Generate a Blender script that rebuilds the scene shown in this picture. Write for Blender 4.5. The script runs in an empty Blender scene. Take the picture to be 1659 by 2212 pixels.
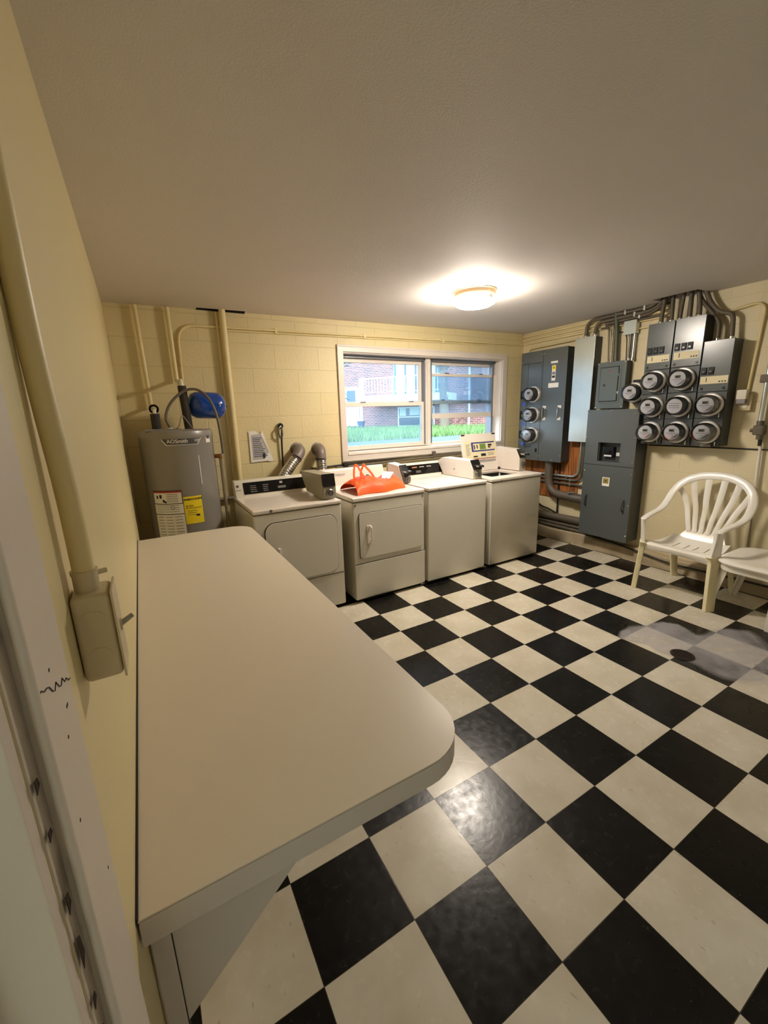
import bpy, bmesh, math, random
from mathutils import Vector as V, Matrix as MX
random.seed(7)
sc = bpy.context.scene
COL = sc.collection
PI = math.pi

# ------------------------------------------------------------------ materials
def lin(c):
    return tuple((x/255/12.92 if x/255 <= .04045 else ((x/255+.055)/1.055)**2.4) for x in c) + (1,)

def nodes(name):
    m = bpy.data.materials.new(name); m.use_nodes = True
    nt = m.node_tree; nt.nodes.clear()
    return m, nt, nt.nodes, nt.links

def M(name, col, rough=.5, metal=0., var=.06, vscale=6., bump=0., bscale=120., spec=.5, coat=0., dirt=None, dscale=3., damt=.5):
    """painted / plain surface: colour with soft mottling, fine bump, optional dirt blotches"""
    m, nt, N, L = nodes(name)
    out = N.new('ShaderNodeOutputMaterial'); b = N.new('ShaderNodeBsdfPrincipled')
    L.new(b.outputs[0], out.inputs[0])
    b.inputs['Roughness'].default_value = rough; b.inputs['Metallic'].default_value = metal
    b.inputs['Specular IOR Level'].default_value = spec; b.inputs['Coat Weight'].default_value = coat
    tc = N.new('ShaderNodeTexCoord')
    n = N.new('ShaderNodeTexNoise'); n.inputs['Scale'].default_value = vscale; n.inputs['Detail'].default_value = 5
    L.new(tc.outputs['Object'], n.inputs['Vector'])
    mx = N.new('ShaderNodeMix'); mx.data_type = 'RGBA'
    c = lin(col)
    mx.inputs[6].default_value = tuple(x*(1-var) for x in c[:3])+(1,)
    mx.inputs[7].default_value = tuple(min(1, x*(1+var)) for x in c[:3])+(1,)
    L.new(n.outputs['Fac'], mx.inputs[0])
    src = mx.outputs[2]
    if dirt:
        n2 = N.new('ShaderNodeTexNoise'); n2.inputs['Scale'].default_value = dscale; n2.inputs['Detail'].default_value = 8
        L.new(tc.outputs['Object'], n2.inputs['Vector'])
        r = N.new('ShaderNodeValToRGB'); r.color_ramp.elements[0].position = .52; r.color_ramp.elements[1].position = .75
        r.color_ramp.elements[1].color = (damt, damt, damt, 1)
        L.new(n2.outputs['Fac'], r.inputs[0])
        m2 = N.new('ShaderNodeMix'); m2.data_type = 'RGBA'
        L.new(r.outputs[0], m2.inputs[0]); L.new(src, m2.inputs[6]); m2.inputs[7].default_value = lin(dirt)
        src = m2.outputs[2]
    L.new(src, b.inputs['Base Color'])
    if bump:
        n3 = N.new('ShaderNodeTexNoise'); n3.inputs['Scale'].default_value = bscale; n3.inputs['Detail'].default_value = 3
        L.new(tc.outputs['Object'], n3.inputs['Vector'])
        bp = N.new('ShaderNodeBump'); bp.inputs['Strength'].default_value = bump; bp.inputs['Distance'].default_value = .004
        L.new(n3.outputs['Fac'], bp.inputs['Height']); L.new(bp.outputs[0], b.inputs['Normal'])
    return m

def M_block(name, col, axis, strength=.5, mort=.91):
    """painted concrete block: courses on the wall plane, faint joints"""
    m, nt, N, L = nodes(name)
    out = N.new('ShaderNodeOutputMaterial'); b = N.new('ShaderNodeBsdfPrincipled'); L.new(b.outputs[0], out.inputs[0])
    b.inputs['Roughness'].default_value = .5
    tc = N.new('ShaderNodeTexCoord'); sp = N.new('ShaderNodeSeparateXYZ'); cb = N.new('ShaderNodeCombineXYZ')
    L.new(tc.outputs['Object'], sp.inputs[0])
    ax = N.new('ShaderNodeMath'); ax.operation = 'ADD'; ax.inputs[1].default_value = .2045+4.13
    az = N.new('ShaderNodeMath'); az.operation = 'ADD'; az.inputs[1].default_value = -.938+2.06
    L.new(sp.outputs[axis], ax.inputs[0]); L.new(sp.outputs['Z'], az.inputs[0])
    L.new(ax.outputs[0], cb.inputs['X']); L.new(az.outputs[0], cb.inputs['Y'])
    br = N.new('ShaderNodeTexBrick')
    br.inputs['Scale'].default_value = 1; br.inputs['Brick Width'].default_value = .413; br.inputs['Row Height'].default_value = .206
    br.inputs['Mortar Size'].default_value = .005; br.inputs['Mortar Smooth'].default_value = .5
    br.offset = .5; br.offset_frequency = 2
    L.new(cb.outputs[0], br.inputs['Vector'])
    c = lin(col)
    n = N.new('ShaderNodeTexNoise'); n.inputs['Scale'].default_value = 3.5; n.inputs['Detail'].default_value = 6
    L.new(tc.outputs['Object'], n.inputs['Vector'])
    mx = N.new('ShaderNodeMix'); mx.data_type = 'RGBA'
    mx.inputs[6].default_value = tuple(x*.9 for x in c[:3])+(1,); mx.inputs[7].default_value = tuple(min(1, x*1.07) for x in c[:3])+(1,)
    L.new(n.outputs['Fac'], mx.inputs[0])
    m2 = N.new('ShaderNodeMix'); m2.data_type = 'RGBA'; L.new(br.outputs['Fac'], m2.inputs[0]); L.new(mx.outputs[2], m2.inputs[6])
    m2.inputs[7].default_value = tuple(x*mort for x in c[:3])+(1,)
    L.new(m2.outputs[2], b.inputs['Base Color'])
    n3 = N.new('ShaderNodeTexNoise'); n3.inputs['Scale'].default_value = 55; n3.inputs['Detail'].default_value = 4
    L.new(tc.outputs['Object'], n3.inputs['Vector'])
    inv = N.new('ShaderNodeMath'); inv.operation = 'MULTIPLY_ADD'; inv.inputs[1].default_value = -1.2
    L.new(br.outputs['Fac'], inv.inputs[0]); L.new(n3.outputs['Fac'], inv.inputs[2])
    bp = N.new('ShaderNodeBump'); bp.inputs['Strength'].default_value = strength; bp.inputs['Distance'].default_value = .004
    L.new(inv.outputs[0], bp.inputs['Height']); L.new(bp.outputs[0], b.inputs['Normal'])
    return m

def M_floor():
    T = .3048
    m, nt, N, L = nodes('checker_tile')
    out = N.new('ShaderNodeOutputMaterial'); b = N.new('ShaderNodeBsdfPrincipled'); L.new(b.outputs[0], out.inputs[0])
    tc = N.new('ShaderNodeTexCoord')
    mp = N.new('ShaderNodeMapping'); mp.inputs['Scale'].default_value = (1/T, 1/T, 0); mp.inputs['Location'].default_value = (20, 20, .5)
    L.new(tc.outputs['Object'], mp.inputs[0])
    ck = N.new('ShaderNodeTexChecker'); ck.inputs['Scale'].default_value = 1
    ck.inputs['Color1'].default_value = (1, 1, 1, 1); ck.inputs['Color2'].default_value = (0, 0, 0, 1)
    L.new(mp.outputs[0], ck.inputs['Vector'])
    # joints between tiles
    br = N.new('ShaderNodeTexBrick'); br.offset = 0; br.inputs['Scale'].default_value = 1
    br.inputs['Brick Width'].default_value = 1; br.inputs['Row Height'].default_value = 1
    br.inputs['Mortar Size'].default_value = .0042; br.inputs['Mortar Smooth'].default_value = .2
    L.new(mp.outputs[0], br.inputs['Vector'])
    def noise(s, d=6, vec=None):
        n = N.new('ShaderNodeTexNoise'); n.inputs['Scale'].default_value = s; n.inputs['Detail'].default_value = d
        L.new(vec or tc.outputs['Object'], n.inputs['Vector']); return n
    def ramp(fac, p0, c0, p1, c1):
        r = N.new('ShaderNodeValToRGB'); e = r.color_ramp.elements
        e[0].position = p0; e[0].color = c0; e[1].position = p1; e[1].color = c1
        L.new(fac, r.inputs[0]); return r.outputs[0]
    def mix(f, a, c):
        x = N.new('ShaderNodeMix'); x.data_type = 'RGBA'
        for s, i in ((f, 0), (a, 6), (c, 7)):
            if isinstance(s, (tuple, float, int)): x.inputs[i].default_value = s
            else: L.new(s, x.inputs[i])
        return x.outputs[2]
    big = noise(5).outputs['Fac']
    white = ramp(big, .3, lin((192, 183, 161)), .75, lin((213, 206, 189)))
    # small dark flecks running one way
    ms = N.new('ShaderNodeMapping'); ms.inputs['Scale'].default_value = (60, 26, 1); ms.inputs['Rotation'].default_value = (0, 0, .5)
    L.new(tc.outputs['Object'], ms.inputs[0])
    fl = ramp(noise(1, 3, ms.outputs[0]).outputs['Fac'], .66, (0, 0, 0, 1), .75, (.55, .55, .55, 1))
    white = mix(fl, white, lin((148, 136, 114)))
    scuff = ramp(noise(6, 10).outputs['Fac'], .5, (0, 0, 0, 1), .75, (.3, .3, .3, 1))
    white = mix(scuff, white, lin((178, 166, 140)))
    black = ramp(noise(7).outputs['Fac'], .3, lin((15, 14, 13)), .8, lin((25, 23, 22)))
    mb = N.new('ShaderNodeMapping'); mb.inputs['Scale'].default_value = (70, 70, 1); L.new(tc.outputs['Object'], mb.inputs[0])
    bf = ramp(noise(1, 2, mb.outputs[0]).outputs['Fac'], .73, (0, 0, 0, 1), .8, (.5, .5, .5, 1))
    black = mix(bf, black, lin((120, 112, 98)))
    col = mix(ck.outputs['Fac'], black, white)
    col = mix(br.outputs['Fac'], col, lin((58, 50, 38)))
    L.new(col, b.inputs['Base Color'])
    rr = N.new('ShaderNodeMapRange'); rr.inputs['From Min'].default_value = .3; rr.inputs['From Max'].default_value = .75
    rr.inputs['To Min'].default_value = .19; rr.inputs['To Max'].default_value = .31
    L.new(noise(30, 8).outputs['Fac'], rr.inputs[0]); L.new(rr.outputs[0], b.inputs['Roughness'])
    b.inputs['Specular IOR Level'].default_value = .27
    bp = N.new('ShaderNodeBump'); bp.inputs['Strength'].default_value = .16; bp.inputs['Distance'].default_value = .002
    ad = N.new('ShaderNodeMath'); ad.operation = 'MULTIPLY_ADD'; ad.inputs[1].default_value = -.6
    L.new(br.outputs['Fac'], ad.inputs[0]); L.new(noise(45, 4).outputs['Fac'], ad.inputs[2])
    L.new(ad.outputs[0], bp.inputs['Height']); L.new(bp.outputs[0], b.inputs['Normal'])
    return m

def M_glass(name, haze=.0, tint=(235, 245, 255), refl=1.0, rough=.0):
    m, nt, N, L = nodes(name)
    out = N.new('ShaderNodeOutputMaterial')
    t = N.new('ShaderNodeBsdfTransparent'); t.inputs[0].default_value = lin(tint)
    g = N.new('ShaderNodeBsdfGlossy'); g.inputs['Roughness'].default_value = rough
    fr = N.new('ShaderNodeFresnel'); fr.inputs['IOR'].default_value = 1.5
    mu = N.new('ShaderNodeMath'); mu.operation = 'MULTIPLY'; mu.inputs[1].default_value = refl; L.new(fr.outputs[0], mu.inputs[0])
    mx = N.new('ShaderNodeMixShader'); L.new(mu.outputs[0], mx.inputs[0]); L.new(t.outputs[0], mx.inputs[1]); L.new(g.outputs[0], mx.inputs[2])
    last = mx.outputs[0]
    if haze:
        d = N.new('ShaderNodeBsdfTranslucent'); d.inputs[0].default_value = lin((215, 230, 250))
        m2 = N.new('ShaderNodeMixShader'); m2.inputs[0].default_value = haze
        L.new(last, m2.inputs[1]); L.new(d.outputs[0], m2.inputs[2]); last = m2.outputs[0]
    L.new(last, out.inputs[0])
    return m

def M_emit(name, col, s):
    m, nt, N, L = nodes(name)
    out = N.new('ShaderNodeOutputMaterial'); e = N.new('ShaderNodeEmission')
    e.inputs[0].default_value = lin(col); e.inputs[1].default_value = s
    L.new(e.outputs[0], out.inputs[0]); return m

def M_brick(name):
    m, nt, N, L = nodes(name)
    out = N.new('ShaderNodeOutputMaterial'); b = N.new('ShaderNodeBsdfPrincipled'); L.new(b.outputs[0], out.inputs[0])
    b.inputs['Roughness'].default_value = .9
    uv = N.new('ShaderNodeUVMap')
    br = N.new('ShaderNodeTexBrick'); br.inputs['Scale'].default_value = 1
    br.inputs['Brick Width'].default_value = .23; br.inputs['Row Height'].default_value = .085; br.inputs['Mortar Size'].default_value = .012
    br.inputs['Color1'].default_value = lin((168, 96, 84)); br.inputs['Color2'].default_value = lin((124, 70, 68)); br.inputs['Mortar'].default_value = lin((172, 164, 160))
    L.new(uv.outputs[0], br.inputs['Vector']); L.new(br.outputs['Color'], b.inputs['Base Color'])
    return m

def M_wood(name):
    m, nt, N, L = nodes(name)
    out = N.new('ShaderNodeOutputMaterial'); b = N.new('ShaderNodeBsdfPrincipled'); L.new(b.outputs[0], out.inputs[0])
    b.inputs['Roughness'].default_value = .55
    tc = N.new('ShaderNodeTexCoord'); mp = N.new('ShaderNodeMapping'); mp.inputs['Scale'].default_value = (14, 14, 1.2)
    L.new(tc.outputs['Object'], mp.inputs[0])
    n = N.new('ShaderNodeTexNoise'); n.inputs['Scale'].default_value = 2.5; n.inputs['Detail'].default_value = 6; n.inputs['Distortion'].default_value = 1.2
    L.new(mp.outputs[0], n.inputs['Vector'])
    r = N.new('ShaderNodeValToRGB'); e = r.color_ramp.elements
    e[0].position = .32; e[0].color = lin((80, 44, 22)); e[1].position = .68; e[1].color = lin((190, 118, 58))
    L.new(n.outputs['Fac'], r.inputs[0]); L.new(r.outputs[0], b.inputs['Base Color'])
    return m

def M_foil(name):
    m = M(name, (200, 198, 192), .22, 1., .05, 30, .5, 40)
    return m

def M_stain(name):
    m, nt, N, L = nodes(name)
    out = N.new('ShaderNodeOutputMaterial'); b = N.new('ShaderNodeBsdfPrincipled'); t = N.new('ShaderNodeBsdfTransparent')
    b.inputs['Base Color'].default_value = lin((192, 187, 189)); b.inputs['Roughness'].default_value = .5
    at = N.new('ShaderNodeAttribute'); at.attribute_name = 'cover'
    tc = N.new('ShaderNodeTexCoord'); n = N.new('ShaderNodeTexNoise'); n.inputs['Scale'].default_value = 7; n.inputs['Detail'].default_value = 5
    L.new(tc.outputs['Object'], n.inputs['Vector'])
    r = N.new('ShaderNodeMapRange'); r.inputs['From Min'].default_value = .25; r.inputs['From Max'].default_value = .6
    r.inputs['To Min'].default_value = .27; r.inputs['To Max'].default_value = .54; L.new(n.outputs['Fac'], r.inputs[0])
    mu = N.new('ShaderNodeMath'); mu.operation = 'MULTIPLY'; L.new(at.outputs['Fac'], mu.inputs[0]); L.new(r.outputs[0], mu.inputs[1])
    mx = N.new('ShaderNodeMixShader'); L.new(mu.outputs[0], mx.inputs[0]); L.new(t.outputs[0], mx.inputs[1]); L.new(b.outputs[0], mx.inputs[2])
    L.new(mx.outputs[0], out.inputs[0]); return m

YEL = (219, 204, 156)
m_wallb = M_block('yellow_block_paint', YEL, 'X')
m_wallr = M_block('cream_block_paint', (222, 210, 174), 'Y', .3, .95)
m_walll = M('yellow_wall_paint', (222, 208, 160), .4, 0, .04, 2.5, .12, 70)
m_pipe = M('cream_pipe_paint', (224, 208, 154), .4, 0, .05)
m_ceil = M('ceiling_paint', (211, 206, 201), .75, 0, .04, 2, .35, 160)
m_floor = M_floor()
m_trim = M('white_trim_paint', (214, 204, 192), .4, 0, .04, 6, .1, 60)
m_peel = M('worn_trim_paint', (205, 194, 178), .45, 0, .05, 8, .1, 60, dirt=(82, 44, 26), dscale=9, damt=.9)
m_win = M('white_vinyl', (226, 216, 204), .35, 0, .03)
m_alum = M('window_track_grey', (120, 126, 134), .4, .3)
m_lam = M('cream_laminate', (221, 211, 193), .32, 0, .015, 30)
m_lamed = M('laminate_edge', (206, 198, 190), .35, 0, .02)
m_ledge = M('dark_seam', (36, 28, 20), .7)
m_appl = M('appliance_enamel', (212, 206, 190), .28, 0, .03, 9, .02, 80, coat=.2)
m_appl2 = M('appliance_enamel_white', (224, 214, 202), .28, 0, .03, 9, 0, 80, coat=.2)
m_apside = M('appliance_side', (176, 172, 160), .4, 0, .04)
m_black = M('black_plastic', (20, 18, 18), .25)
m_gloss = M('black_glossy_panel', (13, 11, 12), .1)
m_gap = M('dark_gap', (14, 12, 10), .9)
m_rub = M('black_cable', (22, 20, 19), .55)
m_print = M('pale_print', (150, 146, 140), .6)
m_coin = M('coin_box_grey', (158, 152, 132), .4, 0, .06)
m_coinw = M('coin_box_white', (218, 208, 198), .38, 0, .03)
m_chrome = M('chrome', (212, 210, 206), .14, 1.)
m_steel = M('dull_steel', (128, 124, 118), .38, .8, .1)
m_gal = M('galvanized_sheet', (206, 214, 211), .33, .85, .14, 5, .03, 30)
m_emt = M('galvanized_conduit', (112, 106, 96), .42, .6, .15, 14)
m_emtd = M('dusty_conduit', (104, 95, 82), .6, .3, .15, 14)
m_pan = M('grey_panel_enamel', (82, 88, 89), .25, 0, .05, 4, .02, 60, spec=.65)
m_pand = M('grey_panel_side', (62, 66, 66), .45, 0, .05)
m_pan2 = M('grey_panel_green', (90, 99, 97), .35, 0, .05)
m_brk = M('black_breaker', (15, 15, 18), .45, spec=.25)
m_lab = M('cream_label', (226, 214, 176), .6, 0, .03)
m_white = M('white_paper', (232, 228, 220), .7, 0, .02)
m_ink = M('black_ink', (26, 24, 26), .7)
m_blueink = M('blue_ink', (56, 66, 128), .6)
m_greyink = M('grey_print', (120, 116, 120), .7)
m_redink = M('red_ink', (172, 48, 34), .6)
m_green = M('green_print', (108, 134, 66), .6)
m_yell = M('yellow_label', (232, 206, 20), .5, 0, .02)
m_bluesq = M('blue_tag', (58, 96, 214), .5)
m_tank = M('tank_grey_enamel', (136, 131, 124), .33, 0, .05, 5, .02, 40)
m_dgrey = M('dark_grey_label', (70, 70, 70), .4)
m_insul = M('foam_insulation', (62, 56, 54), .9, 0, .12, 40)
m_blue = M('blue_enamel', (14, 66, 152), .16, 0, .04, coat=.4)
m_brass = M('brass', (158, 110, 62), .35, .9)
m_copper = M('dull_pipe', (150, 140, 118), .35, .6, .1)
m_orange = M('orange_fabric', (247, 88, 14), .55, 0, .06, 14, .25, 90)
m_pvcw = M('white_pvc', (226, 220, 206), .35)
m_mon = M('white_resin', (236, 231, 220), .26, 0, .03, 5, 0, 80, dirt=(205, 186, 128), dscale=4, damt=.45)
m_mony = M('yellowed_resin', (230, 220, 180), .35, 0, .06, 6)
m_meterbody = M('meter_body', (158, 156, 158), .35, .3)
m_meterface = M('meter_face', (214, 212, 212), .5, 0, .02)
m_metergrey = M('meter_face_grey', (140, 136, 140), .5)
m_ringsat = M('satin_steel_ring', (226, 224, 220), .38, .55)
m_lcd = M('lcd', (112, 118, 104), .25)
m_glass_m = M_glass('meter_glass', 0, (232, 234, 238), 1.5, .04)
m_pane = M_glass('window_glass', .085, (238, 247, 253), .8)
m_concrete = M('dusty_concrete', (176, 160, 132), .8, 0, .12, 5, .5, 40, dirt=(60, 46, 34), dscale=4, damt=.5)
m_wood = M_wood('varnished_plywood')
m_foil = M_foil('aluminium_foil_duct')
m_duct = M('grey_duct_tape', (118, 108, 100), .5, .2, .08, 12, .3, 50)
m_lamp = M_emit('lamp_glass_lit', (255, 243, 227), 58)
m_ringm = M('antique_brass', (150, 128, 98), .35, .7)
m_void = M('painted_cavity_shade', (26, 20, 16), .95)  # near-black colour stands in for shade inside the ceiling openings
m_rust = M('rusty_iron', (48, 34, 25), .7, .4, .3, 60)
m_stain = M_stain('dried_residue')
m_box = M('painted_steel_box', (206, 192, 156), .36, 0, .05, 9, .05, 40)
m_brick = M_brick('red_brick')
m_grass = M('grass_green', (116, 150, 88), .7, 0, .3, 2)
m_soil = M('lawn_ground', (58, 78, 42), .95, 0, .25, 3)
m_walk = M('grey_pavement', (84, 98, 114), .85, 0, .08, 2)
m_leaf = M('leaf_green', (74, 128, 74), .5, 0, .25, 3)
m_bark = M('grey_bark', (126, 116, 100), .9, 0, .2, 9, .6, 22)
m_rail = M('white_rail_paint', (238, 238, 236), .5)
m_slab = M('white_concrete', (242, 240, 236), .7)
m_exgl = M('dark_house_glass', (72, 92, 100), .08)
m_curt = M('pale_curtain', (206, 226, 222), .8, 0, .1, 5)
m_teal = M('teal_frame', (118, 168, 172), .5)
m_pot = M('blue_grey_pot', (74, 92, 120), .6)
m_pinkdoor = M('pink_door', (196, 158, 158), .6)

# ------------------------------------------------------------------ geometry helper
def wloc(p):
    v = V((0, 0, 0))
    while p is not None: v += p.location; p = p.parent
    return v

class MB:
    def __init__(s): s.bm = bmesh.new(); s.bev = False
    def box(s, x0, x1, y0, y1, z0, z1, bev=0., seg=2):
        r = bmesh.ops.create_cube(s.bm, size=1, matrix=MX.Translation(((x0+x1)/2, (y0+y1)/2, (z0+z1)/2)) @ MX.Diagonal((abs(x1-x0), abs(y1-y0), abs(z1-z0), 1)))
        if bev:
            s.bev = True
            vs = r['verts']; es = list({e for v in vs for e in v.link_edges})
            bmesh.ops.bevel(s.bm, geom=es, offset=min(bev, .49*min(abs(x1-x0), abs(y1-y0), abs(z1-z0))), segments=seg, profile=.5, affect='EDGES')
        return s
    def ring(s, c, u, w, r, seg):
        return [s.bm.verts.new(c+u*(math.cos(2*PI*i/seg)*r)+w*(math.sin(2*PI*i/seg)*r)) for i in range(seg)]
    def loft(s, rings, close=True, caps=True):
        for a, b in zip(rings, rings[1:]):
            n = len(a)
            for i in range(n if close else n-1):
                j = (i+1) % n
                s.bm.faces.new((a[i], a[j], b[j], b[i]))
        if caps:
            s.bm.faces.new(rings[0][::-1]); s.bm.faces.new(rings[-1])
        return s
    def cyl(s, p0, p1, r, seg=16, r2=None):
        p0, p1 = V(p0), V(p1); d = (p1-p0).normalized()
        u = d.orthogonal().normalized(); w = d.cross(u)
        return s.loft([s.ring(p0, u, w, r, seg), s.ring(p1, u, w, r if r2 is None else r2, seg)])
    def tube(s, pts, r, seg=10, fil=0., n=6):
        pts = [V(p) for p in pts]
        if fil: pts = fillet(pts, fil, n)
        d = (pts[1]-pts[0]).normalized(); u = d.orthogonal().normalized(); rings = []
        for i, p in enumerate(pts):
            t = ((pts[min(i+1, len(pts)-1)]-pts[max(i-1, 0)])).normalized()
            u = (u-t*u.dot(t)).normalized(); w = t.cross(u)
            rr = r(i/(len(pts)-1)) if callable(r) else r
            rings.append(s.ring(p, u, w, rr, seg))
        return s.loft(rings)
    def sweep(s, pts, w, t, up, seg=10, pw=2.6):
        """flattened section: w wide across (up x tangent), t thick along up"""
        pts = [V(p) for p in pts]; rings = []
        for i, p in enumerate(pts):
            f = i/(len(pts)-1)
            tg = (pts[min(i+1, len(pts)-1)]-pts[max(i-1, 0)]).normalized()
            uu = V(up(f) if callable(up) else up); uu = (uu-tg*uu.dot(tg)).normalized(); ww = tg.cross(uu)
            W = w(f) if callable(w) else w; T = t(f) if callable(t) else t
            vs = []
            for k in range(seg):
                a = 2*PI*k/seg; c, q = math.cos(a), math.sin(a)
                vs.append(s.bm.verts.new(p+ww*(W/2*math.copysign(abs(c)**(2/pw), c))+uu*(T/2*math.copysign(abs(q)**(2/pw), q))))
            rings.append(vs)
        return s.loft(rings)
    def lathe(s, prof, o, ax, seg=24, caps=True):
        o, ax = V(o), V(ax).normalized(); u = ax.orthogonal().normalized(); w = ax.cross(u)
        return s.loft([s.ring(o+ax*h, u, w, max(r, 1e-4), seg) for r, h in prof], True, caps)
    def prism(s, poly, vec, bev=0.):
        vec = V(vec); a = [s.bm.verts.new(V(p)) for p in poly]; b = [s.bm.verts.new(V(p)+vec) for p in poly]
        s.loft([a, b])
        if bev:
            s.bev = True
            es = list({e for v in a+b for e in v.link_edges})
            bmesh.ops.bevel(s.bm, geom=es, offset=bev, segments=2, profile=.5, affect='EDGES')
        return s
    def poly(s, pts):
        s.bm.faces.new([s.bm.verts.new(V(p)) for p in pts]); return s
    def surf(s, f, nu, nv, th=0., skip=None):
        """grid surface f(u,v) with thickness along its normal"""
        g = [[V(f(i/nu, j/nv)) for j in range(nv+1)] for i in range(nu+1)]
        top = [[s.bm.verts.new(p) for p in row] for row in g]
        if th:
            bot = []
            for i in range(nu+1):
                row = []
                for j in range(nv+1):
                    du = g[min(i+1, nu)][j]-g[max(i-1, 0)][j]; dv = g[i][min(j+1, nv)]-g[i][max(j-1, 0)]
                    row.append(s.bm.verts.new(g[i][j]-du.cross(dv).normalized()*th))
                bot.append(row)
        keep = lambda i, j: 0 <= i < nu and 0 <= j < nv and not (skip and skip((i+.5)/nu, (j+.5)/nv))
        for i in range(nu):
            for j in range(nv):
                if not keep(i, j): continue
                s.bm.faces.new((top[i][j], top[i+1][j], top[i+1][j+1], top[i][j+1]))
                if th:
                    s.bm.faces.new((bot[i][j], bot[i][j+1], bot[i+1][j+1], bot[i+1][j]))
                    for (a, b, q) in (((i, j), (i+1, j), (i, j-1)), ((i+1, j), (i+1, j+1), (i+1, j)), ((i+1, j+1), (i, j+1), (i, j+1)), ((i, j+1), (i, j), (i-1, j))):
                        if not keep(*q):
                            s.bm.faces.new((top[b[0]][b[1]], top[a[0]][a[1]], bot[a[0]][a[1]], bot[b[0]][b[1]]))
        return s
    def xf(s, mat):
        bmesh.ops.transform(s.bm, matrix=mat, verts=s.bm.verts); return s
    def done(s, name, mat, parent=None, at=None, ang=35, smooth=True):
        me = bpy.data.meshes.new(name)
        bmesh.ops.recalc_face_normals(s.bm, faces=s.bm.faces)
        o = bpy.data.objects.new(name, me); COL.objects.link(o)
        base = wloc(parent) if parent is not None else V(at if at else (0, 0, 0))
        if base.length: bmesh.ops.translate(s.bm, vec=-base, verts=s.bm.verts)
        s.bm.to_mesh(me); s.bm.free()
        if smooth:
            me.shade_smooth(); me.set_sharp_from_angle(angle=math.radians(ang))
        if s.bev and smooth:
            wn = o.modifiers.new('weighted_normal', 'WEIGHTED_NORMAL'); wn.keep_sharp = True; wn.weight = 90
        me.materials.append(mat)
        if parent is not None: o.parent = parent
        elif at: o.location = at
        return o

def fillet(pts, rad, n=6):
    out = [pts[0]]
    for a, b, c in zip(pts, pts[1:], pts[2:]):
        d1, d2 = (a-b), (c-b); r = min(rad, d1.length*.49, d2.length*.49)
        p, q = b+d1.normalized()*r, b+d2.normalized()*r
        for k in range(n+1):
            t = k/n; out.append(p*(1-t)**2+b*2*t*(1-t)+q*t*t)
    out.append(pts[-1]); return out

def catmull(P, n=8):
    P = [V(p) for p in P]; out = []
    for i in range(len(P)-1):
        a, b, c, d = P[max(i-1, 0)], P[i], P[i+1], P[min(i+2, len(P)-1)]
        for k in range(n):
            t = k/n
            out.append(.5*((2*b)+(c-a)*t+(2*a-5*b+4*c-d)*t*t+(3*b-a-3*c+d)*t**3))
    out.append(P[-1]); return out

def tag(o, label, cat, group=None):
    o['label'] = label; o['category'] = cat
    if group: o['group'] = group
    return o
def thing(name, label, cat, loc=(0, 0, 0), group=None):
    o = bpy.data.objects.new(name, None); COL.objects.link(o); o.location = loc; o.empty_display_size = .05
    return tag(o, label, cat, group)
def struct(o): o['kind'] = 'structure'; return o
def pl(o, label): o['label'] = label; return o

def dup(root, loc, label, group=None):
    r = root.copy(); COL.objects.link(r); r.location = loc; r['label'] = label
    if group: r['group'] = group
    for ch in list(root.children):
        c = ch.copy(); COL.objects.link(c); c.parent = r
        for g in list(ch.children):
            e = g.copy(); COL.objects.link(e); e.parent = c
    return r

def text(s, size, o, right, up, name, mat, parent, fn=None, bold=0., align='LEFT'):
    """lettering as a mesh; fn maps flat (x, y) to a point, else placed on plane o + right, up"""
    cu = bpy.data.curves.new('t', 'FONT'); cu.body = s; cu.size = size; cu.align_x = align; cu.offset = bold; cu.extrude = .0004; cu.resolution_u = 3
    to = bpy.data.objects.new('t', cu); COL.objects.link(to)
    dg = bpy.context.evaluated_depsgraph_get(); dg.update()
    me = bpy.data.meshes.new_from_object(to.evaluated_get(dg)); bpy.data.objects.remove(to)
    b = wloc(parent)
    if fn is None:
        right, up = V(right).normalized(), V(up).normalized(); nn = right.cross(up)
    for v in me.vertices:
        v.co = (V(fn(v.co.x, v.co.y, v.co.z)) if fn else V(o)+right*v.co.x+up*v.co.y+nn*v.co.z)-b
    ob = bpy.data.objects.new(name, me); COL.objects.link(ob); me.materials.clear(); me.materials.append(mat); ob.parent = parent
    return ob

# ================================================================== SETTING
XL, XR, YB, YF = -1.86, 2.54, 2.75, -2.6
def cz(x): return 2.405+(x-XL)/(XR-XL)*.053
struct(MB().box(-3.2, XR+.2, YF-.2, YB+.2, -.12, 0).done('floor', m_floor, smooth=False))
# ceiling with two ragged openings for pipes
def ceiling():
    xs = [-3.2, -1.225, -.842, 2.31, XR+.2]; ys = [YF-.2, .765, 1.12, 2.695, YB+.2]
    mb = MB()
    for i in range(4):
        for j in range(4):
            a, b, c, d = xs[i], xs[i+1], ys[j], ys[j+1]
            if (i, j) == (1, 3): c = YB-.004
            if (i, j) == (3, 1): a, b = XR-.004, XR+.2
            p = [(a, c, cz(a)), (b, c, cz(b)), (b, d, cz(b)), (a, d, cz(a))]
            mb.prism(p, (0, 0, .12))
    return struct(mb.done('ceiling', m_ceil, smooth=False))
ceiling()
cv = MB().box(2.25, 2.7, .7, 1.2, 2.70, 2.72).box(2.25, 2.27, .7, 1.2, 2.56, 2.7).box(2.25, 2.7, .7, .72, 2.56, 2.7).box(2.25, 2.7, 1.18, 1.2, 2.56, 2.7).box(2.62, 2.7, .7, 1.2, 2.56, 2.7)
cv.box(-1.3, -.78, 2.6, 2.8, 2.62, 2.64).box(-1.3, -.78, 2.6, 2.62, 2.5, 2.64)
cv.box(-1.225, -.842, 2.743, 2.7496, 2.409, 2.6)  # dark plate over the wall top, paints the slot's shade
struct(cv.done('ceiling_cavity', m_void, smooth=False))
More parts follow.
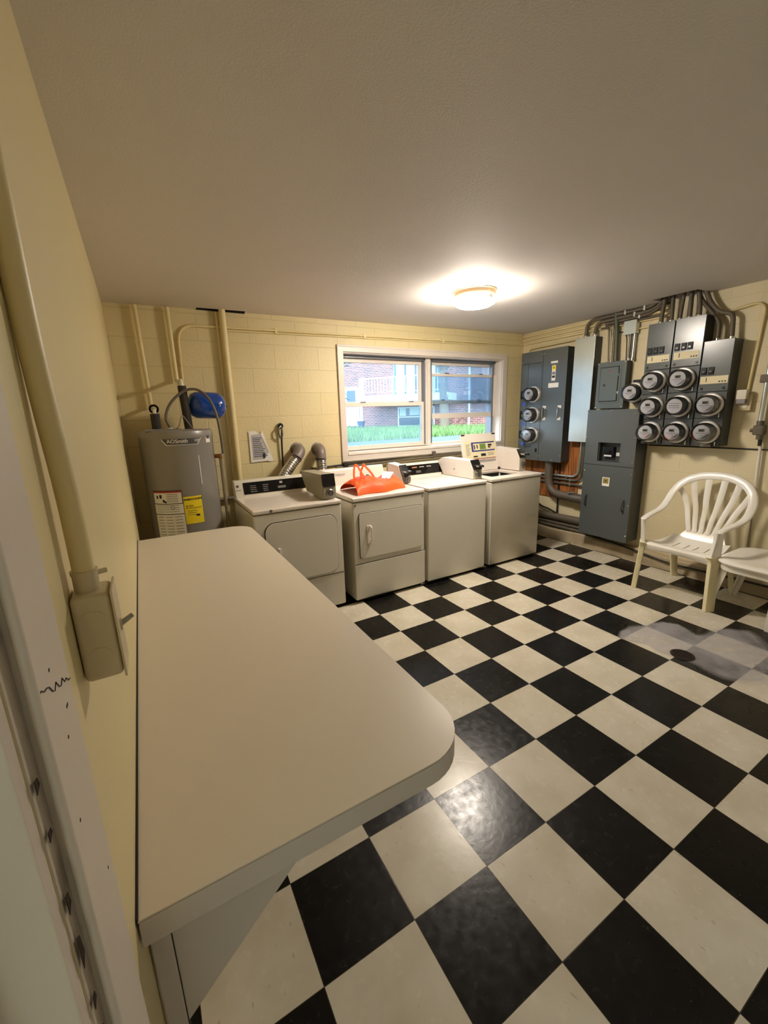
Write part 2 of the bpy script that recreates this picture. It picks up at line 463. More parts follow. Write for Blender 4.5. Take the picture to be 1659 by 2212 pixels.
# back wall with window opening
WX0, WX1, WZ0, WZ1 = .05, 2.18, 1.165, 2.145
w = MB().box(XL-.2, WX0, YB, YB+.2, 0, 2.6).box(WX1, XR+.2, YB, YB+.2, 0, 2.6).box(WX0, WX1, YB, YB+.2, 0, WZ0).box(WX0, WX1, YB, YB+.2, WZ1, 2.6)
struct(w.done('wall_back', m_wallb, smooth=False))
struct(MB().box(XR, XR+.2, YF, YB, 0, 2.6).done('wall_right', m_wallr, smooth=False))
DY0, DY1, DZ = -1.68, -.767, 2.06
w = MB().box(XL-.14, XL, DY1, YB, 0, 2.6).box(XL-.14, XL, YF, DY0, 0, 2.6).box(XL-.14, XL, DY0, DY1, DZ, 2.6)
struct(w.done('wall_left', m_walll, smooth=False))
struct(MB().box(-3.2, XR+.2, YF-.2, YF, 0, 2.6).done('wall_front', m_trim, smooth=False))  # unseen near wall, coloured white to bounce neutral fill light
# unseen wall added outside the doorway: dims its daylight, blocks sun, white for fill
struct(MB().box(-3.3, -3.2, YF-1.6, -1.0, 0, 2.6).done('wall_light_baffle', m_trim, smooth=False))
# concrete footing along the right wall
cb = MB()
n = 26; prof = []
for i in range(n+1):
    y = YB-.002-(YB-YF)*i/n
    h = .128+.008*math.sin(i*1.7)+.006*math.sin(i*4.1); d = .078+.006*math.sin(i*2.3)
    prof.append([cb.bm.verts.new((XR, y, 0)), cb.bm.verts.new((XR-d-.006, y, 0)), cb.bm.verts.new((XR-d, y, h-.012)), cb.bm.verts.new((XR-d+.012, y, h)), cb.bm.verts.new((XR, y, h+.006))])
cb.loft(prof); o = struct(cb.done('baseboard_right', m_concrete)); pl(o, 'rough painted concrete footing along the right wall')
# door surround at the left edge
d1 = struct(bpy.data.objects.new('door_1', None)); COL.objects.link(d1); d1.location = (XL, DY1, 0)
b = MB()
cas = [(XL, -.634), (XL+.006, -.632), (XL+.012, -.637), (XL+.012, -.742), (XL, -.742)]
b.prism([(x, y, 0) for x, y in cas], (0, 0, DZ+.1))
o = b.done('door_casing', m_trim, d1)
b = MB(); b.cyl((XL+.0105, -.7475, 0), (XL+.0105, -.7475, DZ+.09), .0042, 12); b.done('casing_bead', m_trim, d1)
b = MB().box(XL-.012, XL+.001, -.7668, -.742, 0, DZ+.01); b.done('casing_edge', m_peel, d1)
b = MB().box(XL-.2, XL-.0005, DY1-.018, DY1+.0005, 0, DZ, .002); b.done('door_jamb', m_trim, d1)
b = MB().prism([(XL-.048, DY1-.018, 0), (XL-.044, DY1-.034, 0), (XL-.05, DY1-.038, 0), (XL-.12, DY1-.038, 0), (XL-.12, DY1-.018, 0)], (0, 0, DZ)); b.done('door_stop', m_trim, d1)
# hairline crack and chips in the casing paint
random.seed(3)
p = [(XL+.0123, -.742+.0075*i, 1.349-.0036*i+random.uniform(-.0045, .0045)) for i in range(15)]
b = MB(); b.tube(p, .0006, 4)
for (y, z) in ((-.70, 1.345), (-.69, 1.27), (-.715, 1.20), (-.66, 1.08), (-.672, 1.29), (-.668, 1.29)):
    b.lathe([(.0022, 0), (.0016, .0006)], (XL+.0118, y, z), (1, 0, 0), 7)
b.done('paint_crack', m_ledge, d1)
b = MB()
for z, h in ((1.16, .02), (1.10, .035), (1.05, .014), (1.01, .012), (.96, .03), (1.28, .012), (1.235, .009)):
    b.prism([(XL+.0035, -.7665, z), (XL+.0035, -.757, z+h*.2), (XL+.0035, -.759, z+h*.8), (XL+.0035, -.7665, z+h)], (.0006, 0, 0))
b.done('bare_wood', m_rust, d1)

# ---------------------------------------------------------------- window
w1 = struct(bpy.data.objects.new('window_1', None)); COL.objects.link(w1); w1.location = (1.12, YB, WZ0)
b = MB()
for (a0, a1, c0, c1) in ((-.012, .052, 1.082, 2.212), (2.178, 2.25, 1.082, 2.212)):
    b.box(a0, a1, YB-.022, YB, c0, c1, .006)
b.box(-.012, 2.25, YB-.0225, YB, 2.145, 2.212, .006).box(-.012, 2.25, YB-.0225, YB, 1.082, 1.15, .006)
b.box(.0, 2.24, YB-.028, YB-.012, 1.09, 1.104, .004).box(.0, 2.24, YB-.028, YB-.012, 2.19, 2.204, .004)
b.done('window_casing', m_trim, w1)
b = MB().box(.05, 2.18, YB-.03, YB+.13, 1.150, 1.178, .005).box(.05, 2.18, YB+.13, YB+.2, 1.150, 1.205, .004)
b.done('window_sill', m_win, w1)
b = MB().box(.05, .056, YB, YB+.2, WZ0, WZ1).box(2.172, 2.18, YB, YB+.2, WZ0, WZ1).box(.05, 2.18, YB, YB+.2, 2.138, WZ1)
b.done('window_reveal', m_win, w1)
b = MB().box(1.1, 1.168, YB+.085, YB+.2, 1.18, 2.14, .004).box(1.112, 1.145, YB+.07, YB+.09, 1.18, 2.14, .004); b.done('mullion', m_win, w1)
b = MB()
for x in (.06, 1.085, 1.17, 2.12):
    b.box(x, x+.012, YB+.1, YB+.195, 1.2, 2.14).box(x+.018, x+.024, YB+.1, YB+.195, 1.2, 2.14)
b.box(.056, 2.172, YB+.1, YB+.195, 2.112, 2.138)
b.done('sash_track', m_alum, w1)
def sash(x0, x1, z0, z1, y, st, rb, rt, nm='sash'):
    b = MB().box(x0, x0+st, y, y+.03, z0, z1, .004).box(x1-st, x1, y, y+.03, z0, z1, .004)
    b.box(x0+st-.004, x1-st+.004, y, y+.03, z0, z0+rb, .004).box(x0+st-.004, x1-st+.004, y, y+.03, z1-rt, z1, .004)
    s = b.done(nm, m_win, w1)
    MB().box(x0+st-.003, x1-st+.003, y+.012, y+.016, z0+rb-.003, z1-rt+.003).done('glass', m_pane, s)
    return s
ya, yb_ = YB+.105, YB+.15
s = sash(.06, 1.105, 1.185, 1.672, ya, .05, .045, .042)
for x in (.28, .88): MB().box(x, x+.06, ya-.012, ya+.004, 1.672, 1.682, .003).done('sash_lock', m_alum, s)
sash(.065, 1.10, 1.642, 2.125, yb_, .052, .04, .055)
s = sash(1.165, 2.172, 1.478, 1.98, ya, .042, .058, .03)
for x in (1.38, 1.9): MB().box(x, x+.06, ya-.012, ya+.004, 1.98, 1.99, .003).done('sash_lock', m_steel, s)
s = sash(1.17, 2.165, 1.645, 2.125, yb_, .05, .04, .05)
for x in (1.36, 1.92): MB().box(x, x+.05, yb_-.012, yb_+.004, 1.685, 1.697, .003).done('sash_lock', m_steel, s)

# ================================================================== COUNTER
t = thing('laundry_counter', 'long cream laminate folding counter with rounded corners fixed along the left wall', 'counter', (-1.52, .65, 0))
def rr(x0, x1, y0, y1, r0, r1, n=10):
    """outline with rounded right corners: r0 near, r1 far"""
    P = [(x0, y0)]
    for k in range(n+1):
        a = -PI/2+PI/2*k/n; P.append((x1-r0+r0*math.cos(a), y0+r0+r0*math.sin(a)))
    for k in range(n+1):
        a = PI/2*k/n; P.append((x1-r1+r1*math.cos(a), y1-r1+r1*math.sin(a)))
    P.append((x0, y1)); return P
TX1 = -1.184
MB().prism([(x, y, .822) for x, y in rr(XL+.003, TX1, -.527, 1.80, .13, .13)], (0, 0, .0036)).done('countertop', m_lam, t)
MB().prism([(x, y, .8205) for x, y in rr(XL+.003, TX1-.0006, -.5264, 1.7994, .13, .13)], (0, 0, .0016)).done('laminate_seam', m_ledge, t)
MB().prism([(x, y, .770) for x, y in rr(XL+.003, TX1, -.527, 1.80, .13, .13)], (0, 0, .0506), .0015).done('edge_band', m_lamed, t)
for y in (-.47, .62, 1.62):
    MB().prism([(XL+.035, y, .77), (-1.528, y, .77), (XL+.037, y, .479), (XL+.035, y, .479)], (0, .018, 0), .001).done('support_bracket', m_lamed, t)
    MB().box(XL+.004, XL+.034, y-.004, y+.022, .25, .77, .002).done('wall_cleat', m_lamed, t)
    MB().box(XL+.0335, XL+.0355, y-.0015, y+.02, .36, .77).done('cleat_joint', m_ledge, t)
MB().box(XL+.0005, XL+.004, -.527, 1.80, .815, .829).done('wall_caulk', m_ledge, t)

# ================================================================== LEFT WALL SWITCH
t = thing('switch_conduit', 'cream painted conduit running down the left wall into the switch box', 'conduit', (-1.846, -.48, 1.9))
MB().tube([(-1.847, -.479, 2.40), (-1.847, -.479, 1.62), (-1.8405, -.479, 1.46), (-1.8405, -.479, 1.352)], .0128, 16, .08).done('pipe', m_pipe, t)
b = MB().cyl((-1.8405, -.479, 1.334), (-1.8405, -.479, 1.362), .0145, 16).cyl((-1.8405, -.479, 1.359), (-1.8405, -.479, 1.364), .0155, 16); b.done('connector', m_box, t)
MB().cyl((-1.828, -.474, 1.356), (-1.817, -.470, 1.356), .0035, 10).done('set_screw', m_box, t)
t = thing('switch_box', 'cream painted metal switch box with lever on the left wall above the counter', 'switch', (-1.838, -.478, 1.276))
MB().box(XL+.001, -1.8155, -.507, -.449, 1.216, 1.336, .007, 3).done('box_body', m_box, t)
MB().box(-1.8150, -1.812, -.509, -.447, 1.214, 1.338, .001).done('cover_plate', m_box, t)
for z in (1.302, 1.25): MB().lathe([(.0135, 0), (.0135, .0006), (.0125, .0006)], (-1.8375, -.507, z), (0, -1, 0), 20).done('knockout', m_box, t)
MB().cyl((-1.813, -.479, 1.2775), (-1.797, -.471, 1.284), .0042, 10, .0034).done('toggle_lever', m_coin, t)
MB().cyl((-1.8125, -.479, 1.2775), (-1.810, -.479, 1.2775), .008, 14).done('lever_collar', m_box, t)

# ================================================================== WATER HEATER
tx, ty, tr = -1.518, 2.38, .25
t = thing('water_heater', 'tall grey cylindrical electric water heater in the back left corner', 'water heater', (tx, ty, 0))
MB().lathe([(tr-.01, 0), (tr, .01), (tr, 1.40), (tr+.003, 1.405), (tr+.003, 1.43), (tr-.004, 1.452), (tr-.02, 1.46), (.02, 1.466)], (tx, ty, .02), (0, 0, 1), 56).done('tank_body', m_tank, t)
def cylpt(a, z, e=.0015): return (tx+(tr+e)*math.sin(a), ty-(tr+e)*math.cos(a), z)
def curved(poly_fn, n, name, mat, par, e=.0015):
    """patch on the tank: poly_fn(k/n) -> angle, z0, z1"""
    b = MB(); lo, hi = [], []
    for k in range(n+1):
        a, z0, z1 = poly_fn(k/n); lo.append(b.bm.verts.new(cylpt(a, z0, e))); hi.append(b.bm.verts.new(cylpt(a, z1, e)))
    b.loft([lo, hi], False, False); return b.done(name, mat, par, smooth=True)
L0, L1 = -.47, .60
def badge(f):
    a = L0+(L1-L0)*f; lo = 1.384 if .12 < f < .88 else 1.384+(.045*(.12-f)/.12 if f <= .12 else .045*(f-.88)/.12)
    return a, lo, 1.434
o = curved(lambda f: (L0-.03+(L1-L0+.06)*f, (1.379 if .12 < f < .88 else 1.379+.05*min(1, (max(.12-f, f-.88))/.12)), 1.439), 48, 'badge_rim', m_gal, t, .0012)
bd = curved(badge, 48, 'badge', m_dgrey, t, .002)
cf = lambda a0, z0, e: (lambda x, y, z: cylpt(a0+x/tr, z0+y, e+z))
text('AOSmith', .036, None, None, None, 'lettering', m_white, bd, cf(-.335, 1.395, .003), .0004)
text('100', .03, None, None, None, 'lettering', m_white, bd, cf(.37, 1.397, .003))
def band(a0, a1, z0, z1, name, mat, par, e=.002, n=14): return curved(lambda f: (a0+(a1-a0)*f, z0, z1), n, name, mat, par, e)
wl = band(-.98, -.14, .60, 1.062, 'warning_label', m_white, t)
band(-.98, -.14, 1.048, 1.062, 'label_stripe', m_redink, wl, .0025)
for (z0, z1) in ((1.060, 1.064), (.966, .971), (.890, .895)): band(-.98, -.14, z0, z1, 'label_rule', m_ink, wl, .003)
band(-.985, -.97, .966, 1.062, 'label_rule', m_ink, wl, .003); band(-.15, -.135, .966, 1.062, 'label_rule', m_ink, wl, .003)
for (a, z, h, wd) in ((-.87, 1.018, .022, .05), (-.77, 1.022, .026, .07), (-.68, .99, .02, .06), (-.62, .982, .014, .05)): band(a, a+wd, z-h/2, z+h/2, 'warning_picture', m_ink, wl, .003, 3)
for k in range(5): band(-.56, -.25, 1.035-.013*k, 1.039-.013*k, 'printed_lines', m_greyink, wl, .003, 6)
for k in range(4): band(-.9, -.25, .955-.015*k, .958-.015*k, 'printed_lines', m_greyink, wl, .003, 8)
for k in range(9):
    for (a0, a1) in ((-.9, -.72), (-.66, -.46), (-.4, -.2)): band(a0, a1, .87-.022*k, .874-.022*k, 'printed_lines', m_greyink, wl, .003, 4)
b = MB(); b.tube([cylpt(-.42+.05*math.cos(k*PI/8), .943+.012*math.sin(k*PI/8), .004) for k in range(17)], .0012, 5); b.done('hand_drawn_circle', m_ink, wl)
yl = band(-.12, .375, .81, 1.012, 'energy_label', m_yell, t, .0022)
text('ENERGYGUIDE', .0185, None, None, None, 'lettering', m_ink, yl, cf(-.108, .985, .003), .0006)
text('$ 424', .02, None, None, None, 'lettering', m_ink, yl, cf(-.07, .936, .003))
band(-.09, .35, .925, .928, 'label_rule', m_ink, yl, .003); band(.17, .27, .862, .877, 'printed_block', m_ink, yl, .003, 4)
for k in range(3): band(-.05, .2, .905-.014*k, .908-.014*k, 'printed_lines', m_dgrey, yl, .003, 5)
sq = band(.79, .99, 1.385, 1.442, 'rating_sticker', m_white, t, .002, 5); band(.82, .96, 1.412, 1.436, 'printed_block', m_dgrey, sq, .003, 4)
o = band(.44, .47, 1.09, 1.30, 'tape_strip', m_lamed, t, .002, 3)
MB().cyl((tx-.04, ty-.12, 1.478), (tx-.04, ty-.12, 1.50), .02, 14).done('cable_clamp', m_gal, t)
MB().box(tx-.2, tx+.03, ty-.16, ty+.02, 1.477, 1.492, .004).done('access_cover', m_tank, t)
b = MB().cyl((-1.29, 2.33, 1.272), (-1.235, 2.30, 1.272), .016, 14).cyl((-1.237, 2.30, 1.25), (-1.237, 2.30, 1.285), .014, 14)
o = b.done('relief_valve', m_brass, t); MB().box(-1.233, -1.214, 2.29, 2.305, 1.27, 1.292, .003).done('valve_lever', m_chrome, o)
MB().tube([(-1.237, 2.30, 1.25), (-1.237, 2.30, .14)], .0125, 12).done('drain_pipe', m_copper, t)
# pipes from the heater to the wall
t = thing('insulated_water_pipe', 'short dark foam insulated pipe stub on the left of the heater top', 'pipe', (-1.638, 2.38, 1.487))
MB().cyl((-1.638, 2.38, 1.48), (-1.638, 2.38, 1.60), .031, 18).done('foam_insulation', m_insul, t)
MB().tube([(-1.638, 2.38, 1.59), (-1.638, 2.38, 1.622), (-1.640, 2.60, 1.640), (-1.643, 2.70, 1.66)], .013, 12, .05).done('pipe', m_pvcw, t)
MB().lathe([(.031, 0), (.034, .02), (.031, .04), (.02, .04), (.02, 0)], (-1.638, 2.40, 1.632), (0, 1, .1), 18, False).done('insulation_collar', m_insul, t)
t = thing('insulated_water_pipe', 'tall dark foam insulated pipe rising beside the blue tank', 'pipe', (-1.43, 2.38, 1.487))
MB().cyl((-1.424, 2.38, 1.48), (-1.436, 2.38, 1.795), .030, 18).done('foam_insulation', m_insul, t)
MB().tube([(-1.436, 2.38, 1.78), (-1.436, 2.39, 1.835), (-1.435, 2.62, 1.84), (-1.435, 2.70, 1.86)], .0135, 12, .05).done('pipe', m_pvcw, t)
t = thing('expansion_tank', 'glossy blue expansion tank hung sideways above the water heater', 'tank', (-1.27, 2.45, 1.655))
prof = [(.012, -.135), (.05, -.132), (.08, -.115), (.097, -.085), (.101, -.05), (.101, .05), (.097, .085), (.08, .115), (.05, .132), (.012, .135)]
MB().lathe(prof, (-1.27, 2.45, 1.655), (1, .12, -.05), 40).done('tank_shell', m_blue, t)
MB().cyl((-1.405, 2.435, 1.66), (-1.44, 2.42, 1.66), .012, 12).done('pipe_stub', m_brass, t)
MB().cyl((-1.137, 2.466, 1.648), (-1.118, 2.468, 1.647), .006, 10).done('air_valve', m_black, t)
text('T', .04, (-1.20, 2.3475, 1.64), (1, .1, 0), (0, 0, 1), 'lettering', m_white, t)
o = tag(MB().tube(catmull([(tx-.04, ty-.12, 1.50), (-1.575, 2.28, 1.57), (-1.53, 2.30, 1.67), (-1.43, 2.33, 1.755), (-1.34, 2.33, 1.765), (-1.27, 2.31, 1.70), (-1.232, 2.29, 1.58), (-1.222, 2.27, 1.42), (-1.222, 2.26, 1.29)], 7), .0095, 10).done('flexible_conduit', m_emtd, at=(tx, ty, 1.5)), 'grey flexible cable looping over the blue tank down the heater side', 'cable')
o = tag(MB().tube(catmull([(-1.52, 2.26, 1.49), (-1.50, 2.25, 1.51), (-1.47, 2.27, 1.58), (-1.44, 2.28, 1.54), (-1.41, 2.28, 1.49)], 6), .0035, 6).done('ground_wire', m_copper, at=(-1.45, 2.27, 1.49)), 'thin tan wire looped on top of the water heater', 'wire')

# ================================================================== BACK WALL PIPES
def wallpipe(name, label, cat, pts, r, mat=None, fil=.06, straps=(), group=None, seg=12):
    at = pts[0]
    if not straps: return tag(MB().tube(pts, r, seg, fil).done(name, mat or m_pipe, at=at), label, cat, group)
    t = thing(name, label, cat, at, group); MB().tube(pts, r, seg, fil).done('pipe', mat or m_pipe, t)
    for (p, n) in straps:
        p = V(p); n = V(n)
        MB().box(p.x-(.008+r*.9*abs(n.z)+.012*abs(n.x)), p.x+(.008+r*.9*abs(n.z)), p.y-.011-abs(n.y)*.0, p.y+.011, p.z-r-.006, p.z+r+.006, .002).done('pipe_strap', m_gal if mat is m_emt or mat is m_emtd else m_pipe, t)
    return t
wallpipe('wall_pipe', 'cream vertical pipe above the short insulated stub, nearest the left corner', 'pipe', [(-1.654, 2.715, 2.40), (-1.643, 2.715, 1.65)], .016)
wallpipe('wall_pipe', 'cream vertical pipe above the tall insulated pipe', 'pipe', [(-1.436, 2.715, 2.402), (-1.435, 2.715, 1.85)], .0165)
wallpipe('wall_pipe', 'thick cream vertical drain pipe from the ceiling slot behind the dryer', 'pipe', [(-1.033, 2.705, 2.45), (-1.042, 2.705, .1)], .026)
wallpipe('wall_pipe', 'thin cream pipe standing just left of the thick drain pipe', 'pipe', [(-1.077, 2.73, 2.40), (-1.082, 2.73, .6)], .010)
t = thing('wall_conduit', 'slim cream conduit curving off the heater and running across under the ceiling', 'conduit', (-1.39, 2.735, 1.8))
MB().tube([(-1.392, 2.735, 1.80), (-1.378, 2.735, 2.283), (-.9, 2.735, 2.288), (2.525, 2.735, 2.330)], .0095, 10, .13, 10).done('pipe', m_pipe, t)
MB().tube([(-1.02, 2.738, 2.266), (1.9, 2.738, 2.302)], .0065, 8).done('pipe', m_pipe, t)
for x in (-.60, .28, 1.25): MB().box(x, x+.022, 2.724, 2.75, 2.262+.0115*(x+1), 2.304+.0115*(x+1), .002).done('pipe_strap', m_pipe, t)
wallpipe('wall_pipe', 'dusty horizontal pipe on the back wall behind the heater and dryer', 'pipe', [(-1.7, 2.715, .86), (-1.02, 2.715, .86)], .016, m_copper)
# dark pipe run under the window
t = thing('utility_pipe', 'dusty horizontal pipe with a wire below the window behind the machines', 'pipe', (.9, 2.715, 1.06))
MB().tube([(-.1, 2.712, 1.037), (1.78, 2.712, 1.069)], .0125, 10).done('pipe', m_emtd, t)
MB().tube([(-.35, 2.735, 1.052), (1.8, 2.735, 1.115)], .006, 8).done('wire', m_rub, t)
MB().box(1.10, 1.14, 2.70, 2.745, 1.056, 1.12, .003).done('wire_clip', m_emtd, t)
MB().box(-.02, .03, 2.69, 2.745, 1.03, 1.075, .004).done('coupling', m_rub, t)
# notice
t = thing('paper_notice', 'curled white paper notice with torn corner taped to the yellow block wall', 'notice', (-.82, 2.745, 1.3))
def pz(x, z): return 2.741-.012*max(0, (1.25-z))-.018*max(0, (x+.80))*max(0, 1.4-z)*4
pts = [(-.912, 1.432), (-.86, 1.436), (-.815, 1.405), (-.79, 1.436), (-.765, 1.35), (-.735, 1.24), (-.712, 1.165), (-.75, 1.152), (-.758, 1.162), (-.84, 1.158), (-.915, 1.155)]
MB().prism([(x, pz(x, z), z) for x, z in pts], (0, -.0006, 0)).done('sheet', m_white, t)
MB().prism([(x, pz(x, z)-.0012, z) for x, z in [(-.895, 1.40), (-.83, 1.408), (-.805, 1.395), (-.752, 1.235), (-.79, 1.18), (-.895, 1.178)]], (0, -.0004, 0)).done('shaded_print', M('grey_shaded_paper', (182, 178, 174), .7), t)
MB().prism([(x, pz(x, z)-.004, z) for x, z in [(-.81, 1.402), (-.79, 1.434), (-.738, 1.245), (-.745, 1.24)]], (0, -.0006, 0)).done('folded_flap', m_white, t)
for k in range(11):
    z = 1.37-.0165*k; x1 = -.80+.004*k-random.random()*.03
    MB().prism([(-.885, pz(-.885, z)-.002, z), (x1, pz(x1, z)-.002, z), (x1, pz(x1, z)-.002, z+.006), (-.885, pz(-.885, z)-.002, z+.006)], (0, -.0003, 0)).done('printed_line', m_ink if k % 3 else m_blueink, t)
MB().prism([(-.80, 2.733, 1.19), (-.785, 2.732, 1.19), (-.785, 2.732, 1.235), (-.80, 2.733, 1.235)], (0, -.0004, 0)).done('printed_mark', m_ink, t)
# plug & cord
t = thing('wall_plug', 'black plug and cord hanging on the block wall above the first dryer', 'plug', (-.628, 2.74, 1.45))
MB().lathe([(.02, 0), (.026, .012), (.024, .035), (.012, .045)], (-.622, 2.75, 1.475), (0, -1, -.15), 14).done('receptacle', m_black, t)
b = MB().tube(catmull([(-.622, 2.71, 1.47), (-.645, 2.70, 1.45), (-.652, 2.70, 1.41), (-.64, 2.71, 1.37), (-.624, 2.72, 1.36), (-.615, 2.71, 1.40), (-.62, 2.705, 1.46)], 5), .008, 8); b.done('strain_loop', m_steel, t)
MB().tube(catmull([(-.622, 2.71, 1.47), (-.618, 2.715, 1.42), (-.624, 2.72, 1.34), (-.628, 2.725, 1.2), (-.632, 2.725, 1.0), (-.635, 2.72, .9)], 5), .0085, 8).done('cord', m_rub, t)
# ducts
def duct(name, label, elbow, hose, r):
    t = thing(name, label, 'duct', elbow[0])
    MB().tube(catmull(elbow, 5), r, 20).done('tape_elbow', m_duct, t)
    pts = catmull(hose, 14)
    n = len(pts)-1
    MB().tube(pts, lambda f: r*(.97+.05*math.sin(f*n*2.1)), 20).done('foil_hose', m_foil, t)
    MB().tube([pts[0], pts[1], pts[2]], r*1.06, 20).done('clamp_band', m_steel, t)
    MB().lathe([(r*1.3, 0), (r*1.3, .006), (r, .012)], elbow[0], (0, -1, 0), 20).done('wall_flange', m_duct, t)
duct('dryer_duct', 'foil dryer hose slanting down left from a taped elbow in the block wall', [(-.475, 2.75, 1.245), (-.478, 2.68, 1.247), (-.495, 2.63, 1.225), (-.535, 2.605, 1.18)], [(-.535, 2.605, 1.18), (-.60, 2.60, 1.11), (-.67, 2.59, 1.02), (-.72, 2.57, .92), (-.74, 2.54, .8)], .052)
duct('dryer_duct', 'foil dryer hose dropping straight from a taped elbow near the window', [(-.268, 2.75, 1.235), (-.272, 2.68, 1.238), (-.285, 2.63, 1.21), (-.292, 2.615, 1.15)], [(-.292, 2.615, 1.15), (-.29, 2.612, 1.06), (-.285, 2.60, .95), (-.28, 2.58, .82)], .05)
o = tag(MB().tube([(-.50, 2.6, 1.035), (-.42, 2.62, 1.04), (-.36, 2.64, 1.0)], .02, 12, .03).done('supply_hose', m_duct, at=(-.45, 2.6, 1.03)), 'short grey hose between the two dryer ducts', 'hose')

# ================================================================== MACHINES
def rrect(x0, x1, z0, z1, r, y, n=6):
    P = []
    for cx, cz_, a0 in ((x1-r, z1-r, 0), (x0+r, z1-r, PI/2), (x0+r, z0+r, PI), (x1-r, z0+r, 1.5*PI)):
        for k in range(n+1):
            a = a0+PI/2*k/n; P.append((cx+r*math.cos(a), y, cz_+r*math.sin(a)))
    return P
def coinbox(par, x0, x1, side, body, front, slide=True, door=None):
    """meter case bolted on the deck: side outline in (y, z), coin head on its front"""
    c = MB().prism([(x0, y, z) for y, z in side], (x1-x0, 0, 0), .004).done('coin_box', body, par)
    fy, fz0 = side[0]; mz = side[1][1]; ty_, tz = side[2]
    MB().box(x0+.008, x1-.008, fy-.006, fy+.02, fz0+.012, mz-.004, .002).done('lock_panel', front, c)
    xm = (x0+x1)/2
    MB().lathe([(.031, 0), (.031, .010), (.024, .016), (.024, .012), (.012, .012), (.011, .018), (.003, .018)], (xm, fy-.006, (fz0+mz)/2), (0, -1, 0), 22).done('lock', m_steel, c)
    d = V((0, ty_-fy, tz-mz)); nn = V((0, -d.z, d.y)).normalized()
    a = V((0, fy, mz)); e = V((0, ty_, tz))
    b = MB().prism([V((x0+.006, 0, 0))+a+nn*.001, V((x1-.006, 0, 0))+a+nn*.001, V((x1-.006, 0, 0))+e+nn*.001, V((x0+.006, 0, 0))+e+nn*.001], nn*.012, .002); b.done('coin_head', m_black, c)
    m = (a+e)/2
    if slide:
        MB().box(xm-.032, xm+.032, m.y-.075, m.y+.01, m.z-.012, m.z+.006, .002).done('coin_slide', m_chrome, c)
        MB().cyl((xm, m.y-.072, m.z-.003), (xm+.0, m.y-.105, m.z-.003), .011, 14).done('push_knob', m_black, c)
    if door:
        (ya_, yb2, za, zb, xx) = door
        MB().box(xx-.002, xx+.001, ya_, yb2, za, zb, .001).done('service_door', body, c)
        MB().cyl((xx-.001, yb2*.12+ya_*.88+.02, (za+zb)/2-.01), (xx-.008, yb2*.12+ya_*.88+.02, (za+zb)/2-.01), .006, 12).done('key_lock', m_chrome, c)
    return c
def body(t, x0, x1, yf, zt=.872, yb=2.47):
    MB().box(x0, x1, yf, yb, .03, zt, .012, 3).done('cabinet', m_appl, t)
    MB().box(x0+.02, x1-.02, yf+.03, yb-.02, 0, .035).done('plinth', m_gap, t)
    MB().box(x0+.004, x1-.004, yf+.004, yb, zt, zt+.004).done('deck_seam', m_gap, t)
def deck(t, x0, x1, yf, zt=.876, yb=2.5, z1=.908): return MB().box(x0, x1, yf-.006, yb, zt, z1, .010, 3).done('top_deck', m_appl2, t)
def console(t, x0, x1, yb=2.50, z0=.905, z1=1.045, y0=2.385, mat=None):
    return MB().prism([(x0, y0, z0), (x0, y0+.045, z1-.012), (x0, y0+.055, z1), (x0, yb, z1), (x0, yb, z0)], (x1-x0, 0, 0), .006).done('console', mat or m_appl, t)
def conpt(x, f, y0=2.385, z0=.905, z1=1.033, e=.002):   # point on the sloped console face, f 0..1 up
    d = V((0, .045, z1-z0)); n = V((0, -d.z, d.y)).normalized()
    return V((x, y0, z0))+d*f+n*e
def conquad(t, x0, x1, f0, f1, name, mat, par, e=.002, th=.002):
    d = V((0, .045, .128)); n = V((0, -d.z, d.y)).normalized()
    return MB().prism([conpt(x0, f0, e=e), conpt(x1, f0, e=e), conpt(x1, f1, e=e), conpt(x0, f1, e=e)], n*th).done(name, mat, par)

def outline(x0, x1, y0, y1, r, n=7):
    P = []
    for (cx, cy_, a0) in ((x1-r, y1-r, 0), (x0+r, y1-r, PI/2), (x0+r, y0+r, PI), (x1-r, y0+r, 1.5*PI)):
        for k in range(n+1):
            a = a0+PI/2*k/n; P.append((cx+r*math.cos(a), cy_+r*math.sin(a)))
    return P
# dryer A
t = thing('dryer', 'coin dryer with large rounded door and black control strip next to the counter end', 'dryer', (-.806, 1.81, 0), 'coin dryers')
X0, X1, yf = -1.146, -.462, 1.81
body(t, X0, X1, yf); deck(t, X0, X1, yf)
dr = MB().prism(rrect(X0+.075, X1-.05, .335, .80, .07, yf), (0, -.012, 0), .004).done('door', m_appl, t)
MB().prism(rrect(X0+.07, X1-.045, .33, .805, .074, yf-.001), (0, -.0015, 0)).done('door_gap', m_gap, t)
MB().box(X0+.15, X0+.172, yf-.04, yf-.01, .50, .61, .006).done('handle', m_appl2, dr)
MB().box(X0+.004, X1-.004, yf-.002, yf, .31, .314).done('panel_seam', m_gap, t)
MB().lathe([(.012, 0), (.012, .001), (.008, .002)], (X0+.13, yf-.006, .893), (0, -1, 0), 12).done('key_hole', m_steel, t)
c = console(t, X0+.006, X1-.003)
p = conquad(t, X0+.075, -.51, .2, .93, 'control_panel', m_gloss, c)
for k in range(4):
    for (a, b2) in ((.13, .19), (.235, .29)):
        conquad(t, X0+a, X0+b2-random.random()*.015, .68-.12*k, .71-.12*k, 'printed_lines', m_print, c, .0045, .0004)
conquad(t, X0+.36, X0+.43, .38, .52, 'display_plate', m_steel, c, .0045, .001); conquad(t, X0+.38, X0+.405, .68, .82, 'indicator', m_print, c, .0045, .001)
MB().lathe([(.011, 0), (.011, .001)], conpt(X0+.03, .75), (0, -.94, .33), 18).done('logo_disc', M('plum_logo', (110, 66, 72), .5), c)
conquad(t, X0+.012, X0+.055, .48, .52, 'printed_lines', m_greyink, c, .0022, .0004)
